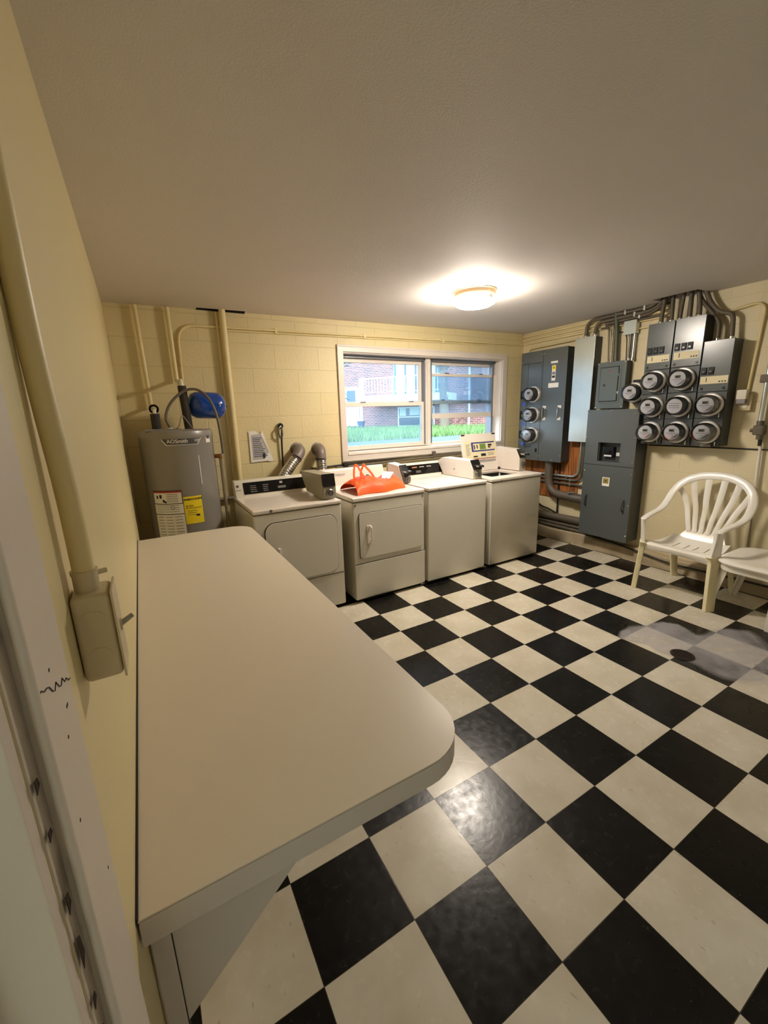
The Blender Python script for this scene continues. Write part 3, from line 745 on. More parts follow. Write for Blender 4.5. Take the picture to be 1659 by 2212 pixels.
coinbox(t, -.59, -.475, [(1.865, .914), (1.865, 1.012), (1.885, 1.108), (2.335, 1.094), (2.34, 1.055), (2.23, .932)], m_coin, m_coin, False)
# dryer B
t = thing('dryer', 'coin dryer with white upright handle under the orange bag', 'dryer', (-.03, 1.79, 0), 'coin dryers')
X0, X1, yf = -.377, .322, 1.79
body(t, X0, X1, yf, .868); deck(t, X0-.002, X1+.002, yf, .872)
dr = MB().prism(rrect(X0+.052, X1-.032, .395, .772, .02, yf), (0, -.011, 0), .004).done('door', m_appl, t)
MB().prism(rrect(X0+.048, X1-.028, .391, .776, .022, yf-.001), (0, -.0015, 0)).done('door_gap', m_gap, t)
b = MB().box(X0+.115, X0+.155, yf-.018, yf-.009, .515, .67, .004); h = b.done('handle', m_appl2, dr)
MB().tube([(X0+.145, yf-.015, .665), (X0+.145, yf-.042, .655), (X0+.145, yf-.042, .545), (X0+.145, yf-.015, .535)], .007, 10, .015).done('handle_grip', m_appl2, h)
MB().box(X0+.001, X1-.001, yf-.006, yf+.01, .045, .345, .004).done('kick_panel', m_appl, t)
MB().box(X0+.003, X1-.003, yf-.002, yf, .345, .35).done('panel_seam', m_gap, t)
for x in (X0+.025, X1-.02): MB().lathe([(.008, 0), (.008, .002), (.004, .004)], (x, yf, .845), (0, -1, 0), 10).done('corner_screw', m_steel, t)
c = console(t, X0+.004, X1-.02, 2.52, .905, 1.06, 2.42, m_appl2)
MB().cyl((.105, 2.435, .965), (.105, 2.405, .963), .019, 20).done('start_button', m_black, c)
text('Whirlpool', .034, (-.27, 2.44, 1.0), (1, 0, 0), (0, .3, .95), 'lettering', m_greyink, c)
conquad(t, .14, .175, .5, .53, 'printed_lines', m_greyink, c, -.03, .0004)
coinbox(t, .318, .408, [(2.12, .912), (2.15, .975), (2.205, 1.066), (2.40, 1.082), (2.40, .95)], m_coinw, m_steel, True)
# washer A
t = thing('top_load_washer', 'top loading washer with closed lid and black control strip under the window', 'washer', (.7, 1.785, 0), 'coin washers')
X0, X1, yf = .357, 1.048, 1.782
body(t, X0, X1, yf); deck(t, X0, X1, yf)
MB().box(X0+.1, X1-.13, yf+.06, 2.32, .908, .912, .003).done('lid', m_appl2, t)
c = console(t, X0+.003, X1-.003)
conquad(t, X0+.02, X1-.06, .2, .95, 'control_panel', m_gloss, c)
for k in range(3): conquad(t, X0+.26+.09*k, X0+.32+.09*k, .72, .8, 'printed_lines', M('amber_print', (190, 120, 90), .5) if k == 0 else m_print, c, .0045, .0004)
conquad(t, X0+.3, X0+.36, .32, .5, 'display_plate', m_steel, c, .0045, .001)
for k in range(4): conquad(t, X0+.04, X0+.14, .75-.13*k, .77-.13*k, 'printed_lines', m_print, c, .0045, .0004)
coinbox(t, .965, 1.08, [(1.885, .911), (1.885, .998), (1.94, 1.086), (2.36, 1.088), (2.445, 1.05), (2.34, .911)], m_coinw, m_coin, True, (2.12, 2.29, .93, 1.06, .965))
MB().lathe([(.006, 0), (.006, .001)], (X0+.12, yf-.006, .885), (0, -1, 0), 8).done('deck_clip', m_steel, t)
# washer B, lid open
t = thing('top_load_washer', 'top loading washer with its lid standing open beside the meter cabinet', 'washer', (1.467, 1.785, 0), 'coin washers')
X0, X1, yf = 1.108, 1.812, 1.782
b = MB(); rings = []
for (x0, x1, y0, y1, r_, z) in ((X0+.006, X1-.006, yf+.006, 2.46, .012, .03), (X0, X1, yf, 2.47, .014, .04), (X0, X1, yf, 2.47, .014, .864), (X0+.008, X1-.008, yf+.008, 2.46, .012, .872), (1.225, 1.675, 1.9, 2.235, .03, .872), (1.225, 1.675, 1.9, 2.235, .03, .70)):
    rings.append([b.bm.verts.new((x, y, z)) for x, y in outline(x0, x1, y0, y1, r_, 4)])
b.loft(rings).done('cabinet', m_appl, t)
MB().box(X0+.02, X1-.02, yf+.03, 2.45, 0, .035).done('plinth', m_gap, t)
MB().box(X0+.004, X1-.004, yf+.004, yf+.02, .872, .876).done('deck_seam', m_gap, t)
ox0, ox1, oy0, oy1 = 1.235, 1.66, 1.905, 2.23
b = MB().box(X0, X1, yf-.006, oy0, .876, .908, .008).box(X0, X1, oy1, 2.5, .876, .908, .008).box(X0, ox0, oy0-.01, oy1+.01, .876, .908, .006).box(ox1, X1, oy0-.01, oy1+.01, .876, .908, .006)
b.done('top_deck', m_appl2, t)
MB().lathe([(.158, 0), (.16, .10), (.14, .13), (.14, .128), (.152, .10), (.15, .01)], (1.45, 2.068, .72), (0, 0, 1), 36, False).done('wash_basket', m_steel, t)
MB().box(1.227, 1.673, 1.902, 2.233, .702, .712).box(1.2255, 1.2285, 1.902, 2.233, .712, .874).box(1.6715, 1.6745, 1.902, 2.233, .712, .874).box(1.2285, 1.6715, 1.9005, 1.9035, .712, .874).box(1.2285, 1.6715, 2.2315, 2.2345, .712, .874).done('tub_shade_lining', m_gap, t)  # near-black lining added over the lit inner wall, painting shade into the opening
ld = MB(); lf = lambda x, f, e=0: V((x, 2.262+.088*f-e*.97, .912+.40*f+e*.22))
ld.prism([lf(1.195, 0), lf(1.695, 0), lf(1.695, 1), lf(1.195, 1)], V((0, .016, -.003)), .004)
ld = ld.done('lid', m_appl2, t)
def lq(x0, x1, f0, f1, nm, mat, e=.0015): return MB().prism([lf(x0, f0, e), lf(x1, f0, e), lf(x1, f1, e), lf(x0, f1, e)], V((0, -.0005, 0))).done(nm, mat, ld)
lq(1.23, 1.68, .34, .80, 'instruction_label', m_lab)
lq(1.325, 1.66, .735, .77, 'blue_band', m_blueink, .0025); lq(1.325, 1.66, .52, .555, 'blue_band', m_blueink, .0025)
lq(1.325, 1.352, .55, .74, 'blue_band', m_blueink, .0025)
lq(1.445, 1.53, .57, .72, 'green_picture', m_green, .0025)
for (a, b2, c2, d2) in ((1.36, 1.375, .58, .7), (1.40, 1.415, .6, .7), (1.565, 1.62, .65, .7), (1.34, 1.40, .375, .41), (1.45, 1.52, .39, .46), (1.565, 1.60, .60, .64)): lq(a, b2, c2, d2, 'picture', m_ink, .0026)
lq(1.255, 1.66, .325, .335, 'red_line', m_redink, .0026)
for k in range(9): lq(1.245, 1.31-.01*(k % 3), .71-.035*k, .722-.035*k, 'printed_lines', m_greyink, .0025)
for k in range(3): lq(1.55, 1.64, .46-.03*k, .47-.03*k, 'printed_lines', m_greyink, .0025)
for k in range(3): lq(1.30, 1.66, .285-.025*k, .294-.025*k, 'printed_lines', m_greyink, .0025)
for (x, w_) in ((1.20, .05), (1.64, .05)): lq(x, x+w_, .955, .99, 'rust_chip', m_rust, .002)
MB().box(1.675, 1.70, 2.25, 2.275, .905, .935, .003).done('hinge', m_black, ld)
c = console(t, X0+.003, X1-.003, mat=m_appl2)
coinbox(t, 1.712, 1.812, [(1.995, .914), (1.995, 1.05), (2.045, 1.138), (2.37, 1.152), (2.37, .914)], m_coinw, m_coin, True)
MB().lathe([(.006, 0), (.006, .001)], (X0+.13, yf-.006, .885), (0, -1, 0), 8).done('deck_clip', m_steel, t)

# ---------------------------------------------------------------- orange bag
t = thing('tote_bag', 'slumped bright orange tote bag lying on the second dryer', 'bag', (-.05, 2.0, .91))
random.seed(11)
def bagtop(u, v):
    x = -.295+.50*u+.03*math.sin(v*3)*(1-u)
    y = 1.845+.36*v+.055*u+.02*math.sin(u*9)
    h = .118*(math.sin(PI*min(1, max(0, v)))**.34)*(math.sin(PI*min(1, max(0, u*.96+.02)))**.24)
    h *= 1-.55*math.exp(-((u-.62)/.15)**2)*(.25+.75*v)
    h += .02*math.exp(-((u-.93)/.08)**2-((v-.6)/.3)**2)+.009*abs(math.sin(14*u+6*v))*math.sin(PI*v)+.006*abs(math.sin(23*u-11*v+1))*math.sin(PI*v)
    return (x, y, .9095+max(.003, h))
def bagall(u, v):
    return bagtop(u, v)
b = MB().surf(bagall, 44, 26, .0022); b.done('bag_body', m_orange, t, ang=60)
for (x0, y0, s_) in ((-.215, 1.99, 0), (-.135, 2.02, 1)):
    pts = catmull([(x0-.035, y0, 1.0), (x0-.03, y0+.015, 1.07), (x0-.012+.02*s_, y0+.03, 1.13), (x0+.012, y0+.03, 1.128), (x0+.045+.02*s_, y0+.01, 1.06), (x0+.075+.03*s_, y0-.01, .99)], 6)
    MB().sweep(pts, .022, .003, (.3, -1, .1), 8).done('strap', m_orange, t)
o = tag(MB().prism([(.012, 2.00, .985), (.075, 1.955, 1.002), (.185, 2.07, 1.035), (.115, 2.14, 1.042)], (0, 0, .0015)).done('paper_sheet', M('lilac_paper', (226, 206, 236), .7), at=(.1, 2.05, .96)), 'pale lilac paper sheet poking out of the orange bag', 'paper')

# ================================================================== METER CABINET (left on right wall)
FX = 2.37
t = thing('meter_cabinet', 'wide grey metal meter cabinet with two handles beside the window', 'meter cabinet', (2.45, 2.29, .94))
MB().box(FX+.012, XR-.018, 1.985, 2.615, .95, 2.205, .004).done('enclosure', m_pand, t)
MB().box(FX, FX+.014, 1.98, 2.296, .945, 2.208, .003).done('cover', m_pan, t)
MB().box(FX, FX+.014, 2.300, 2.506, .945, 2.075, .002).done('meter_cover', m_pan, t)
MB().box(FX, FX+.014, 2.300, 2.618, 2.078, 2.208, .003).done('top_cover', m_pan, t)
MB().box(FX, FX+.014, 2.510, 2.618, .945, 2.075, .002).done('breaker_cover', m_pan, t)
MB().box(FX-.003, FX+.001, 2.31, 2.495, 1.83, 2.06, .002).done('blank_plate', m_pan, t)
MB().box(FX-.003, FX+.001, 2.525, 2.595, 1.86, 2.0, .002).done('blank_plate', m_pan, t)
for z in (1.605, 1.368): MB().box(FX-.004, FX+.001, 2.31, 2.50, z-.004, z+.004, .001).done('divider_strip', m_pan, t)
for y in (2.246, 2.042):
    h = MB().tube([(FX, y, 1.565), (FX-.035, y, 1.555), (FX-.035, y, 1.455), (FX, y, 1.445)], .007, 10, .02).done('handle', m_chrome, t)
    for z in (1.57, 1.44): MB().box(FX-.003, FX+.001, y-.022, y+.022, z-.016, z+.016, .001).done('handle_plate', m_white, h)
MB().box(FX-.0012, FX, 2.10, 2.19, 2.048, 2.07).done('sticker', m_white, t)
s = MB().box(FX-.0012, FX, 2.122, 2.172, 1.86, 2.026).done('sticker', m_white, t)
MB().box(FX-.002, FX-.001, 2.126, 2.168, 1.975, 2.022).done('yellow_square', m_yell, s); MB().box(FX-.0028, FX-.0018, 2.141, 2.153, 1.992, 2.005).done('square_mark', m_ink, s)
MB().box(FX-.002, FX-.001, 2.128, 2.166, 1.89, 1.915).done('printed_block', m_ink, s); MB().box(FX-.002, FX-.001, 2.128, 2.166, 1.925, 1.955).done('printed_block', m_greyink, s)
MB().box(FX-.0012, FX, 2.075, 2.21, 1.785, 1.835).done('sticker', m_white, t)
for (z, zb) in ((1.76, 1.61), (1.52, 1.375), (1.285, 1.137)):
    q = MB().box(FX-.006, FX+.001, 2.53, 2.605, z-.085, z+.012, .002).done('breaker_window', m_gap, t)
    for y in (2.545, 2.575): MB().box(FX-.012, FX-.004, y, y+.014, z-.07, z-.01, .001).done('breaker', m_meterface if y < 2.55 else m_brk, q)
    MB().box(FX-.0012, FX, 2.535, 2.57, zb-.015, zb+.02).done('unit_tag', m_bluesq, t)
for (y, z) in ((1.995, 2.15), (1.995, 1.60), (1.995, 1.02), (2.288, 2.165), (2.308, 2.165), (2.605, 2.1), (2.288, 1.0), (2.312, 1.0), (2.11, .965)):
    MB().lathe([(.007, 0), (.007, .003), (.003, .006)], (FX, y, z), (-1, 0, 0), 10).done('screw', m_chrome, t)
MB().box(FX-.0012, FX, 2.322, 2.352, 1.045, 1.09).done('rating_plate', m_black, t)

# ---------------------------------------------------------------- electric meters
def make_meter(loc, label, group, R=.09, depth=.125, tall=True, old=False):
    t = thing('electric_meter', label, 'electric meter', loc, group)
    p = V(loc); ax = (-1, 0, 0)
    MB().lathe([(R+.005, 0), (R+.005, .018), (R-.002, .026), (R-.012, .026), (R-.012, .004)], p, ax, 40, False).done('lock_ring', m_ringsat, t)
    MB().lathe([(R-.014, .0), (R-.016, depth*.45), (R-.03, depth*.62), (R-.032, depth*.72)], p, ax, 32).done('meter_body', m_meterbody, t)
    fx = p.x-depth*.73
    fr = R-.028
    face = MB().lathe([(fr, 0), (fr, .003), (.001, .003)], (fx, p.y, p.z), ax, 32).done('dial_face', m_meterface, t)
    fq = lambda y0, y1, z0, z1, nm, m, e=.0035: MB().box(fx-e-.0008, fx-e, p.y-y0, p.y-y1, p.z+z0, p.z+z1).done(nm, m, face)
    if not old:
        fq(-.022, .022, .006, .030, 'display', m_lcd); fq(-.016, .012, .012, .024, 'digits', m_ink, .0045)
        fq(-.042, .036, -.008, -.004, 'printed_lines', m_greyink); fq(-.02, .02, -.022, -.02, 'printed_lines', m_greyink)
        MB().prism([(fx-.0034, p.y+.004, p.z-.054), (fx-.0034, p.y-.05, p.z-.006), (fx-.0034, p.y-.058, p.z-.014), (fx-.0034, p.y-.042, p.z-.042)], (-.0006, 0, 0)).done('grey_wedge', m_metergrey, face)
    else:
        for k in range(3): fq(-.045, .04, .02-.018*k, .024-.018*k, 'printed_lines', m_ink if k == 1 else m_greyink)
    MB().lathe([(R-.008, .006), (R-.009, depth*.5), (R-.013, depth*.9), (R-.022, depth), (.002, depth+.003)], p, ax, 40, False).done('glass_cover', m_glass_m, t)
    return t
GC, GB = 'meters on the wide meter cabinet', 'meters on the triple meter bank'
mt = make_meter((FX, 2.408, 1.722), 'uppermost of the three glass meters on the cabinet beside the window', GC)
dup(mt, (FX, 2.408, 1.485), 'middle of the three glass meters on the cabinet beside the window', GC)
dup(mt, (FX, 2.408, 1.248), 'lowest of the three glass meters on the cabinet beside the window', GC)
BX = 2.39
for (y, z, lb) in ((1.048, 1.766, 'top row glass meter in the left section of the triple meter bank'),
                   (.822, 1.768, 'top row glass meter in the centre section of the triple meter bank'),
                   (1.044, 1.541, 'second glass meter down in the left section of the triple meter bank'),
                   (.590, 1.545, 'upper glass meter in the shorter right section of the meter bank'),
                   (1.041, 1.314, 'bottom glass meter in the left section of the triple meter bank'),
                   (.816, 1.317, 'bottom glass meter in the centre section of the triple meter bank'),
                   (.588, 1.321, 'lower glass meter with bright face in the shorter right section of the bank')):
    dup(mt, (BX-.008, y, z), lb, GB)
make_meter((BX-.008, .820, 1.542), 'older glass meter with plain round white face amid the meter bank', GB, old=True)
t = thing('meter_socket', 'small round dark socket on the wall behind the lone meter', 'socket', (2.49, 1.262, 1.68))
MB().lathe([(.086, 0), (.086, .085), (.08, .09)], (XR, 1.262, 1.68), (-1, 0, 0), 32).done('socket_can', m_pand, t)
MB().box(2.46, XR, 1.22, 1.30, 1.74, 1.80, .006).done('top_hub', m_black, t)
MB().cyl((2.50, 1.25, 1.60), (2.50, 1.25, 1.535), .016, 12).done('bottom_hub', m_emt, t)
dup(mt, (2.449, 1.262, 1.68), 'lone glass meter between the small breaker panel and the bank', 'lone wall meter')

# ================================================================== TROUGH, BREAKER PANEL, MAIN SWITCH
t = thing('wire_trough', 'tall narrow shiny galvanized wiring trough left of the breaker panel', 'wiring trough', (2.47, 1.815, 1.2))
MB().box(2.418, XR-.004, 1.702, 1.925, 1.20, 2.262, .003).done('trough_body', m_pand, t)
MB().box(2.408, 2.419, 1.697, 1.93, 1.188, 2.268, .002).done('front_cover', m_gal, t)
t = thing('breaker_panel', 'small green grey breaker panel with hinged door above the main switch', 'breaker panel', (2.49, 1.51, 1.54))
MB().box(2.446, XR, 1.368, 1.655, 1.542, 1.985, .003).done('enclosure', m_pand, t)
MB().prism([(2.446, y, z) for (y, z) in ((1.36, 1.536), (1.66, 1.536), (1.66, 1.992), (1.36, 1.992))], (-.014, 0, 0), .006).done('trim_cover', m_pan2, t)
MB().box(2.427, 2.434, 1.405, 1.625, 1.592, 1.955, .004).done('door_frame', m_pan2, t)
d = MB().box(2.420, 2.428, 1.43, 1.615, 1.612, 1.937, .003).done('door', m_pan2, t)
MB().box(2.4255, 2.4285, 1.424, 1.621, 1.606, 1.943).done('door_gap', m_gap, d)
MB().lathe([(.012, 0), (.012, .004), (.008, .008), (.003, .008)], (2.420, 1.568, 1.768), (-1, 0, 0), 16).done('latch', m_pand, d)
text('LP', .028, (2.4195, 1.535, 1.895), (0, -1, 0), (0, 0, 1), 'lettering', m_redink, d)
for z in (1.69, 1.86): MB().cyl((2.424, 1.424, z-.012), (2.424, 1.424, z+.012), .005, 10).done('hinge', m_chrome, d)
for (y, z) in ((1.648, 1.98), (1.375, 1.98), (1.648, 1.548), (1.375, 1.548)): MB().lathe([(.006, 0), (.006, .003)], (2.432, y, z), (-1, 0, 0), 10).done('screw', m_chrome, t)

PX = 2.33
t = thing('main_switchboard', 'tall grey main switch enclosure with a recessed breaker window', 'switchboard', (2.43, 1.395, .2))
b = MB().box(PX+.014, XR-.001, 1.138, 1.655, 1.2, 1.52).box(PX+.014, XR-.001, 1.138, 1.29, 1.01, 1.2).box(PX+.014, XR-.001, 1.505, 1.655, 1.01, 1.2).box(PX+.07, XR-.001, 1.29, 1.505, 1.01, 1.2).box(PX+.014, XR-.001, 1.138, 1.655, .21, 1.01)
b.done('enclosure', m_pand, t, smooth=False)
b = MB().box(PX, PX+.014, 1.131, 1.277, 1.007, 1.20, .001).box(PX, PX+.014, 1.513, 1.66, 1.007, 1.20, .001).box(PX, PX+.014, 1.131, 1.66, .970, 1.008, .002).box(PX, PX+.014, 1.131, 1.66, 1.199, 1.527, .002)
b.done('upper_cover', m_pan, t)
MB().box(PX, PX+.014, 1.131, 1.66, .206, .966, .002).done('lower_cover', m_pan, t)
bk = MB().box(PX+.02, PX+.08, 1.36, 1.47, 1.055, 1.155, .004).done('breaker', m_brk, t)
MB().box(PX+.008, PX+.022, 1.39, 1.44, 1.095, 1.115, .002).done('breaker_lever', m_brk, bk)
MB().box(PX+.018, PX+.021, 1.375, 1.455, 1.06, 1.075).done('rating_label', m_meterface, bk)
MB().box(PX+.055, PX+.0715, 1.28, 1.35, 1.065, 1.10, .002).done('terminal_label', m_meterface, t)
s = MB().box(PX-.0012, PX, 1.358, 1.435, .758, .848).done('logo_sticker', m_white, t)
MB().box(PX-.002, PX-.001, 1.368, 1.426, .785, .84).done('logo_square', M('olive_logo', (138, 122, 56), .5), s); MB().box(PX-.0028, PX-.0018, 1.390, 1.404, .805, .819).done('square_mark', m_ink, s)
for y in (1.598, 1.193): MB().tube([(PX, y, .637), (PX-.03, y, .625), (PX-.03, y, .535), (PX, y, .522)], .0075, 10, .02).done('handle', m_pand, t)
for (y, z) in ((1.409, 1.517), (1.163, 1.487), (1.153, 1.253), (1.148, 1.019), (1.148, .901), (1.146, .59), (1.14, .278), (1.651, 1.25), (1.647, .898), (1.649, 1.488)):
    MB().lathe([(.007, 0), (.007, .003), (.003, .006)], (PX, y, z), (-1, 0, 0), 10).done('screw', m_chrome, t)

# ---------------------------------------------------------------- triple meter bank
def stack(y0, y1, z1, nb, by, lab, label, rows):
    t = thing('meter_stack', label, 'meter stack', (2.46, (y0+y1)/2, 1.2), 'meter bank sections')
    MB().box(BX+.01, XR-.002, y0+.002, y1-.002, 1.205, z1-.003, .003).done('enclosure', m_pand, t)
    zc = lab[0]
    MB().box(BX-.004, BX+.012, y0+.003, y1-.003, zc-.09, z1, .003).done('upper_cover', m_pan, t)
    for k, z in enumerate(rows):
        zt = (rows[k-1]+z)/2-.002 if k else zc-.094
        zb = (rows[k+1]+z)/2+.002 if k < len(rows)-1 else 1.203
        MB().box(BX-.001, BX+.012, y0+.003, y1-.003, zb, zt, .002).done('meter_cover', m_pand, t)
        MB().cyl((BX-.004, y0+.035, zb+.006), (BX-.004, y0+.035, zb+.04), .005, 8).done('seal_hook', m_gal, t)
    for y in by:
        q = MB().box(BX-.012, BX-.003, y-.02, y+.02, zc+.045, zc+.105, .002).done('breaker', m_brk, t)
        MB().box(BX-.018, BX-.01, y-.012, y+.012, zc+.055, zc+.075, .002).done('breaker_lever', m_black, q)
    s = MB().box(BX-.0055, BX-.0035, lab[1], lab[2], zc-.028, zc+.032).done('circuit_label', m_lab, t)
    w_ = lab[2]-lab[1]
    MB().box(BX-.0062, BX-.0052, lab[2]-w_*.24, lab[2]-w_*.21, zc-.012, zc+.022).done('pen_mark', m_ink, s)
    for k in range(3): MB().box(BX-.0062, BX-.0052, lab[1]+w_*(.06+.1*k), lab[1]+w_*(.12+.1*k), zc-.018, zc-.008).done('pen_mark', m_ink, s)
    for y in (y0+.03, y1-.03): MB().box(BX-.007, BX-.003, y-.008, y+.008, zc-.075, zc-.055, .001).done('cover_latch', m_black, t)
    return t
stack(.942, 1.167, 2.266, 3, (1.128, 1.078, 1.028), (1.958, .958, 1.145), 'left grey section of the meter bank with three breakers on top', (1.766, 1.541, 1.314))
stack(.706, .939, 2.268, 3, (.902, .85, .802), (1.962, .728, .922), 'centre grey section of the meter bank glinting in the lamp light', (1.768, 1.542, 1.317))
stack(.487, .703, 2.052, 2, (.673, .622), (1.741, .497, .692), 'shorter right grey section of the meter bank with two breakers', (1.545, 1.321))
o = tag(MB().box(BX-.02, BX, .54, .62, 1.198, 1.222, .003).done('seal_tag', m_steel, at=(BX, .58, 1.2)), 'small metal tag clipped under the lowest right meter', 'tag')

# ================================================================== CONDUITS ON RIGHT WALL
def cond(label, pts, r, mat=None, fil=.07, straps=(), cat='conduit', name='metal_conduit'):
    t = thing(name, label, cat, pts[len(pts)//2]); MB().tube(pts, r, 12, fil, 7).done('pipe', mat or m_emt, t)
    for (x, y, z) in straps:
        MB().box(x-r-.003, XR, y-.009, y+.009, z-r-.004, z+r+.004, .002).done('pipe_strap', m_gal, t)
    return t
def fit(t, p, r=.02, h=.03, ax=2):
    a = V(p); d = V((0, 0, 0)); d[ax] = h
    MB().cyl(a, a+d, r, 14).done('fitting', m_chrome, t)
for (z, lb) in ((2.421, 'topmost cream conduit on the right wall running from the corner under the ceiling'), (2.379, 'second cream conduit down on the right wall from the corner'), (2.334, 'third cream conduit down on the right wall from the corner')):
    cond(lb, [(2.522, 2.74, z), (2.522, 1.05, z+.006)], .0125, m_pipe)
cond('short cream conduit bending out of the meter cabinet top to the trough', [(2.50, 2.63, 2.19), (2.505, 2.63, 2.268), (2.505, 1.96, 2.280)], .0115, m_pipe, .06)
t = cond('upper grey conduit arching from the trough top toward the ceiling hole', [(2.48, 1.86, 2.26), (2.48, 1.85, 2.432), (2.485, 1.20, 2.440), (2.46, 1.085, 2.52)], .0165, m_emtd, .1, ((2.485, 1.45, 2.437), (2.485, 1.27, 2.439))); fit(t, (2.48, 1.86, 2.262))
t = cond('lower grey conduit arching from the trough top toward the ceiling hole', [(2.48, 1.755, 2.26), (2.48, 1.745, 2.396), (2.49, 1.17, 2.408), (2.45, 1.05, 2.52)], .0165, m_emtd, .09, ((2.49, 1.36, 2.404),)); fit(t, (2.48, 1.755, 2.262))
cond('third grey conduit of the ceiling bundle above the junction box', [(2.50, 1.66, 2.372), (2.50, 1.2, 2.380), (2.46, 1.0, 2.52)], .014, m_emtd, .1, ((2.50, 1.32, 2.378),))
cond('lowest dark conduit of the ceiling bundle above the junction box', [(2.51, 1.66, 2.345), (2.51, 1.14, 2.352)], .012, m_emtd)
cond('thin cream conduit from the junction box to the meter bank', [(2.52, 1.33, 2.272), (2.52, 1.12, 2.276)], .008, m_pipe)
t = cond('slim grey conduit rising from the breaker panel and hooking left', [(2.49, 1.588, 1.985), (2.49, 1.612, 2.335), (2.495, 1.70, 2.335)], .008, m_emt, .05); fit(t, (2.49, 1.588, 1.988), .013, .02)
t = cond('slim brass toned conduit beside the hooked one above the breaker panel', [(2.50, 1.566, 1.985), (2.50, 1.575, 2.34)], .009, m_copper); fit(t, (2.50, 1.566, 1.988), .013, .02)
cond('thick greenish conduit rising from the breaker panel to the ceiling', [(2.495, 1.512, 1.985), (2.495, 1.53, 2.30), (2.48, 1.545, 2.452)], .0205, M('greenish_conduit', (86, 92, 78), .5, .3), .1)
t = cond('left of two short shiny conduits under the junction box', [(2.50, 1.388, 1.985), (2.50, 1.388, 2.235)], .0115, m_emt); fit(t, (2.50, 1.388, 1.99), .015, .022)
t = cond('right of two short shiny conduits under the junction box', [(2.50, 1.350, 1.985), (2.50, 1.350, 2.235)], .0115, m_gal); fit(t, (2.50, 1.350, 1.99), .015, .022)
o = tag(MB().tube(catmull([(2.51, 1.52, 2.27), (2.505, 1.46, 2.26), (2.49, 1.42, 2.2), (2.49, 1.41, 2.08), (2.49, 1.405, 1.985)], 6), .005, 8).done('black_cable', m_rub, at=(2.49, 1.41, 2.0)), 'thin black cable drooping into the breaker panel top', 'cable')
t = thing('junction_box', 'square pale grey junction box under the ceiling conduits', 'junction box', (2.5, 1.388, 2.29))
MB().box(2.475, XR-.001, 1.33, 1.448, 2.232, 2.352, .004).done('box_body', m_gal, t)
MB().box(2.470, 2.476, 1.328, 1.45, 2.23, 2.354, .002).done('cover_plate', M('pale_galvanized', (188, 196, 192), .5, .2), t)
lbs = ['leftmost conduit rising from the left bank section into the ceiling hole', 'second conduit rising from the left bank section into the ceiling hole', 'third conduit rising into the ceiling hole over the section seam', 'conduit rising from the centre bank section middle into the ceiling hole', 'rightmost straight conduit rising from the centre bank section into the hole']
for lb, (ya_, yb2, r) in zip(lbs, ((1.10, 1.075, .0175), (1.016, 1.022, .0165), (.945, .925, .015), (.872, .880, .018), (.80, .84, .018))):
    t = cond(lb, [(2.46, ya_, 2.26), (2.46, ya_, 2.33), (2.455, yb2, 2.60)], r, m_emtd, .1); fit(t, (2.46, ya_, 2.262), r+.005, .022)
t = cond('large curved conduit arching out of the ceiling hole to the right section', [(2.46, .80, 2.58), (2.465, .755, 2.40), (2.47, .66, 2.275), (2.47, .56, 2.25), (2.465, .545, 2.045)], .0175, m_emtd, .12); fit(t, (2.465, .545, 2.05), .022, .022)
t = cond('inner curved conduit arching from the ceiling hole to the right section', [(2.47, .86, 2.58), (2.475, .82, 2.42), (2.475, .70, 2.27), (2.47, .648, 2.2), (2.465, .642, 2.045)], .016, m_emtd, .1); fit(t, (2.465, .642, 2.05), .02, .022)
cond('slim cream conduit arching over to the wall outlet right of the bank', [(2.525, .72, 2.262), (2.525, .375, 2.312), (2.525, .405, 1.63)], .0105, m_pipe, .1)
t = thing('wall_outlet', 'cream duplex wall outlet right of the meter bank', 'outlet', (2.52, .40, 1.55))
MB().box(2.505, XR-.001, .365, .44, 1.495, 1.615, .004).done('outlet_box', m_box, t)
MB().box(2.5005, 2.506, .362, .443, 1.492, 1.618, .002).done('cover_plate', m_box, t)
for z in (1.528,): MB().box(2.498, 2.502, .388, .417, z-.018, z+.018, .002).done('receptacle', m_pvcw, t)
t = thing('plug_adapter', 'white plug in adapter on the wall outlet', 'adapter', (2.48, .42, 1.61))
MB().box(2.455, 2.5, .385, .455, 1.578, 1.655, .008).done('adapter_body', m_pvcw, t)
MB().box(2.46, 2.5, .39, .45, 1.545, 1.58, .005).done('adapter_base', m_metergrey, t)
# device at right edge
t = thing('service_pipe', 'grey steel pipe with dark cast fitting at the right edge of the wall', 'pipe', (2.5, .28, 1.33))
MB().tube([(2.495, .283, 2.42), (2.495, .283, 1.38)], .015, 14).done('pipe', m_gal, t)
b = MB().box(2.465, XR, .245, .315, 1.30, 1.375, .01).cyl((2.495, .28, 1.37), (2.495, .28, 1.41), .024, 14).cyl((2.495, .30, 1.335), (2.495, .335, 1.335), .015, 12).cyl((2.495, .27, 1.265), (2.495, .27, 1.31), .022, 14); b.done('cast_fitting', m_emtd, t)
MB().box(2.475, XR, .262, .325, 1.70, 1.76, .006).done('pipe_clamp', m_emtd, t)
MB().cyl((2.50, .262, 1.215), (2.50, .265, 1.27), .013, 12).done('black_boot', m_rub, t)
MB().tube([(2.505, .258, 1.225), (2.51, .250, 1.0), (2.515, .243, .87)], .011, 10, .05).done('white_sleeve', m_pvcw, t)
MB().tube([(2.515, .243, .88), (2.53, .235, .5), (2.53, .23, .13)], .006, 8).done('ground_wire', m_copper, t)
o = tag(MB().tube([(2.532, 1.12, 1.178), (2.532, -1.2, 1.192)], .006, 8).done('wall_cable', m_rub, at=(2.532, .5, 1.18)), 'thin dark cable running level along the wall under the meter bank', 'cable')
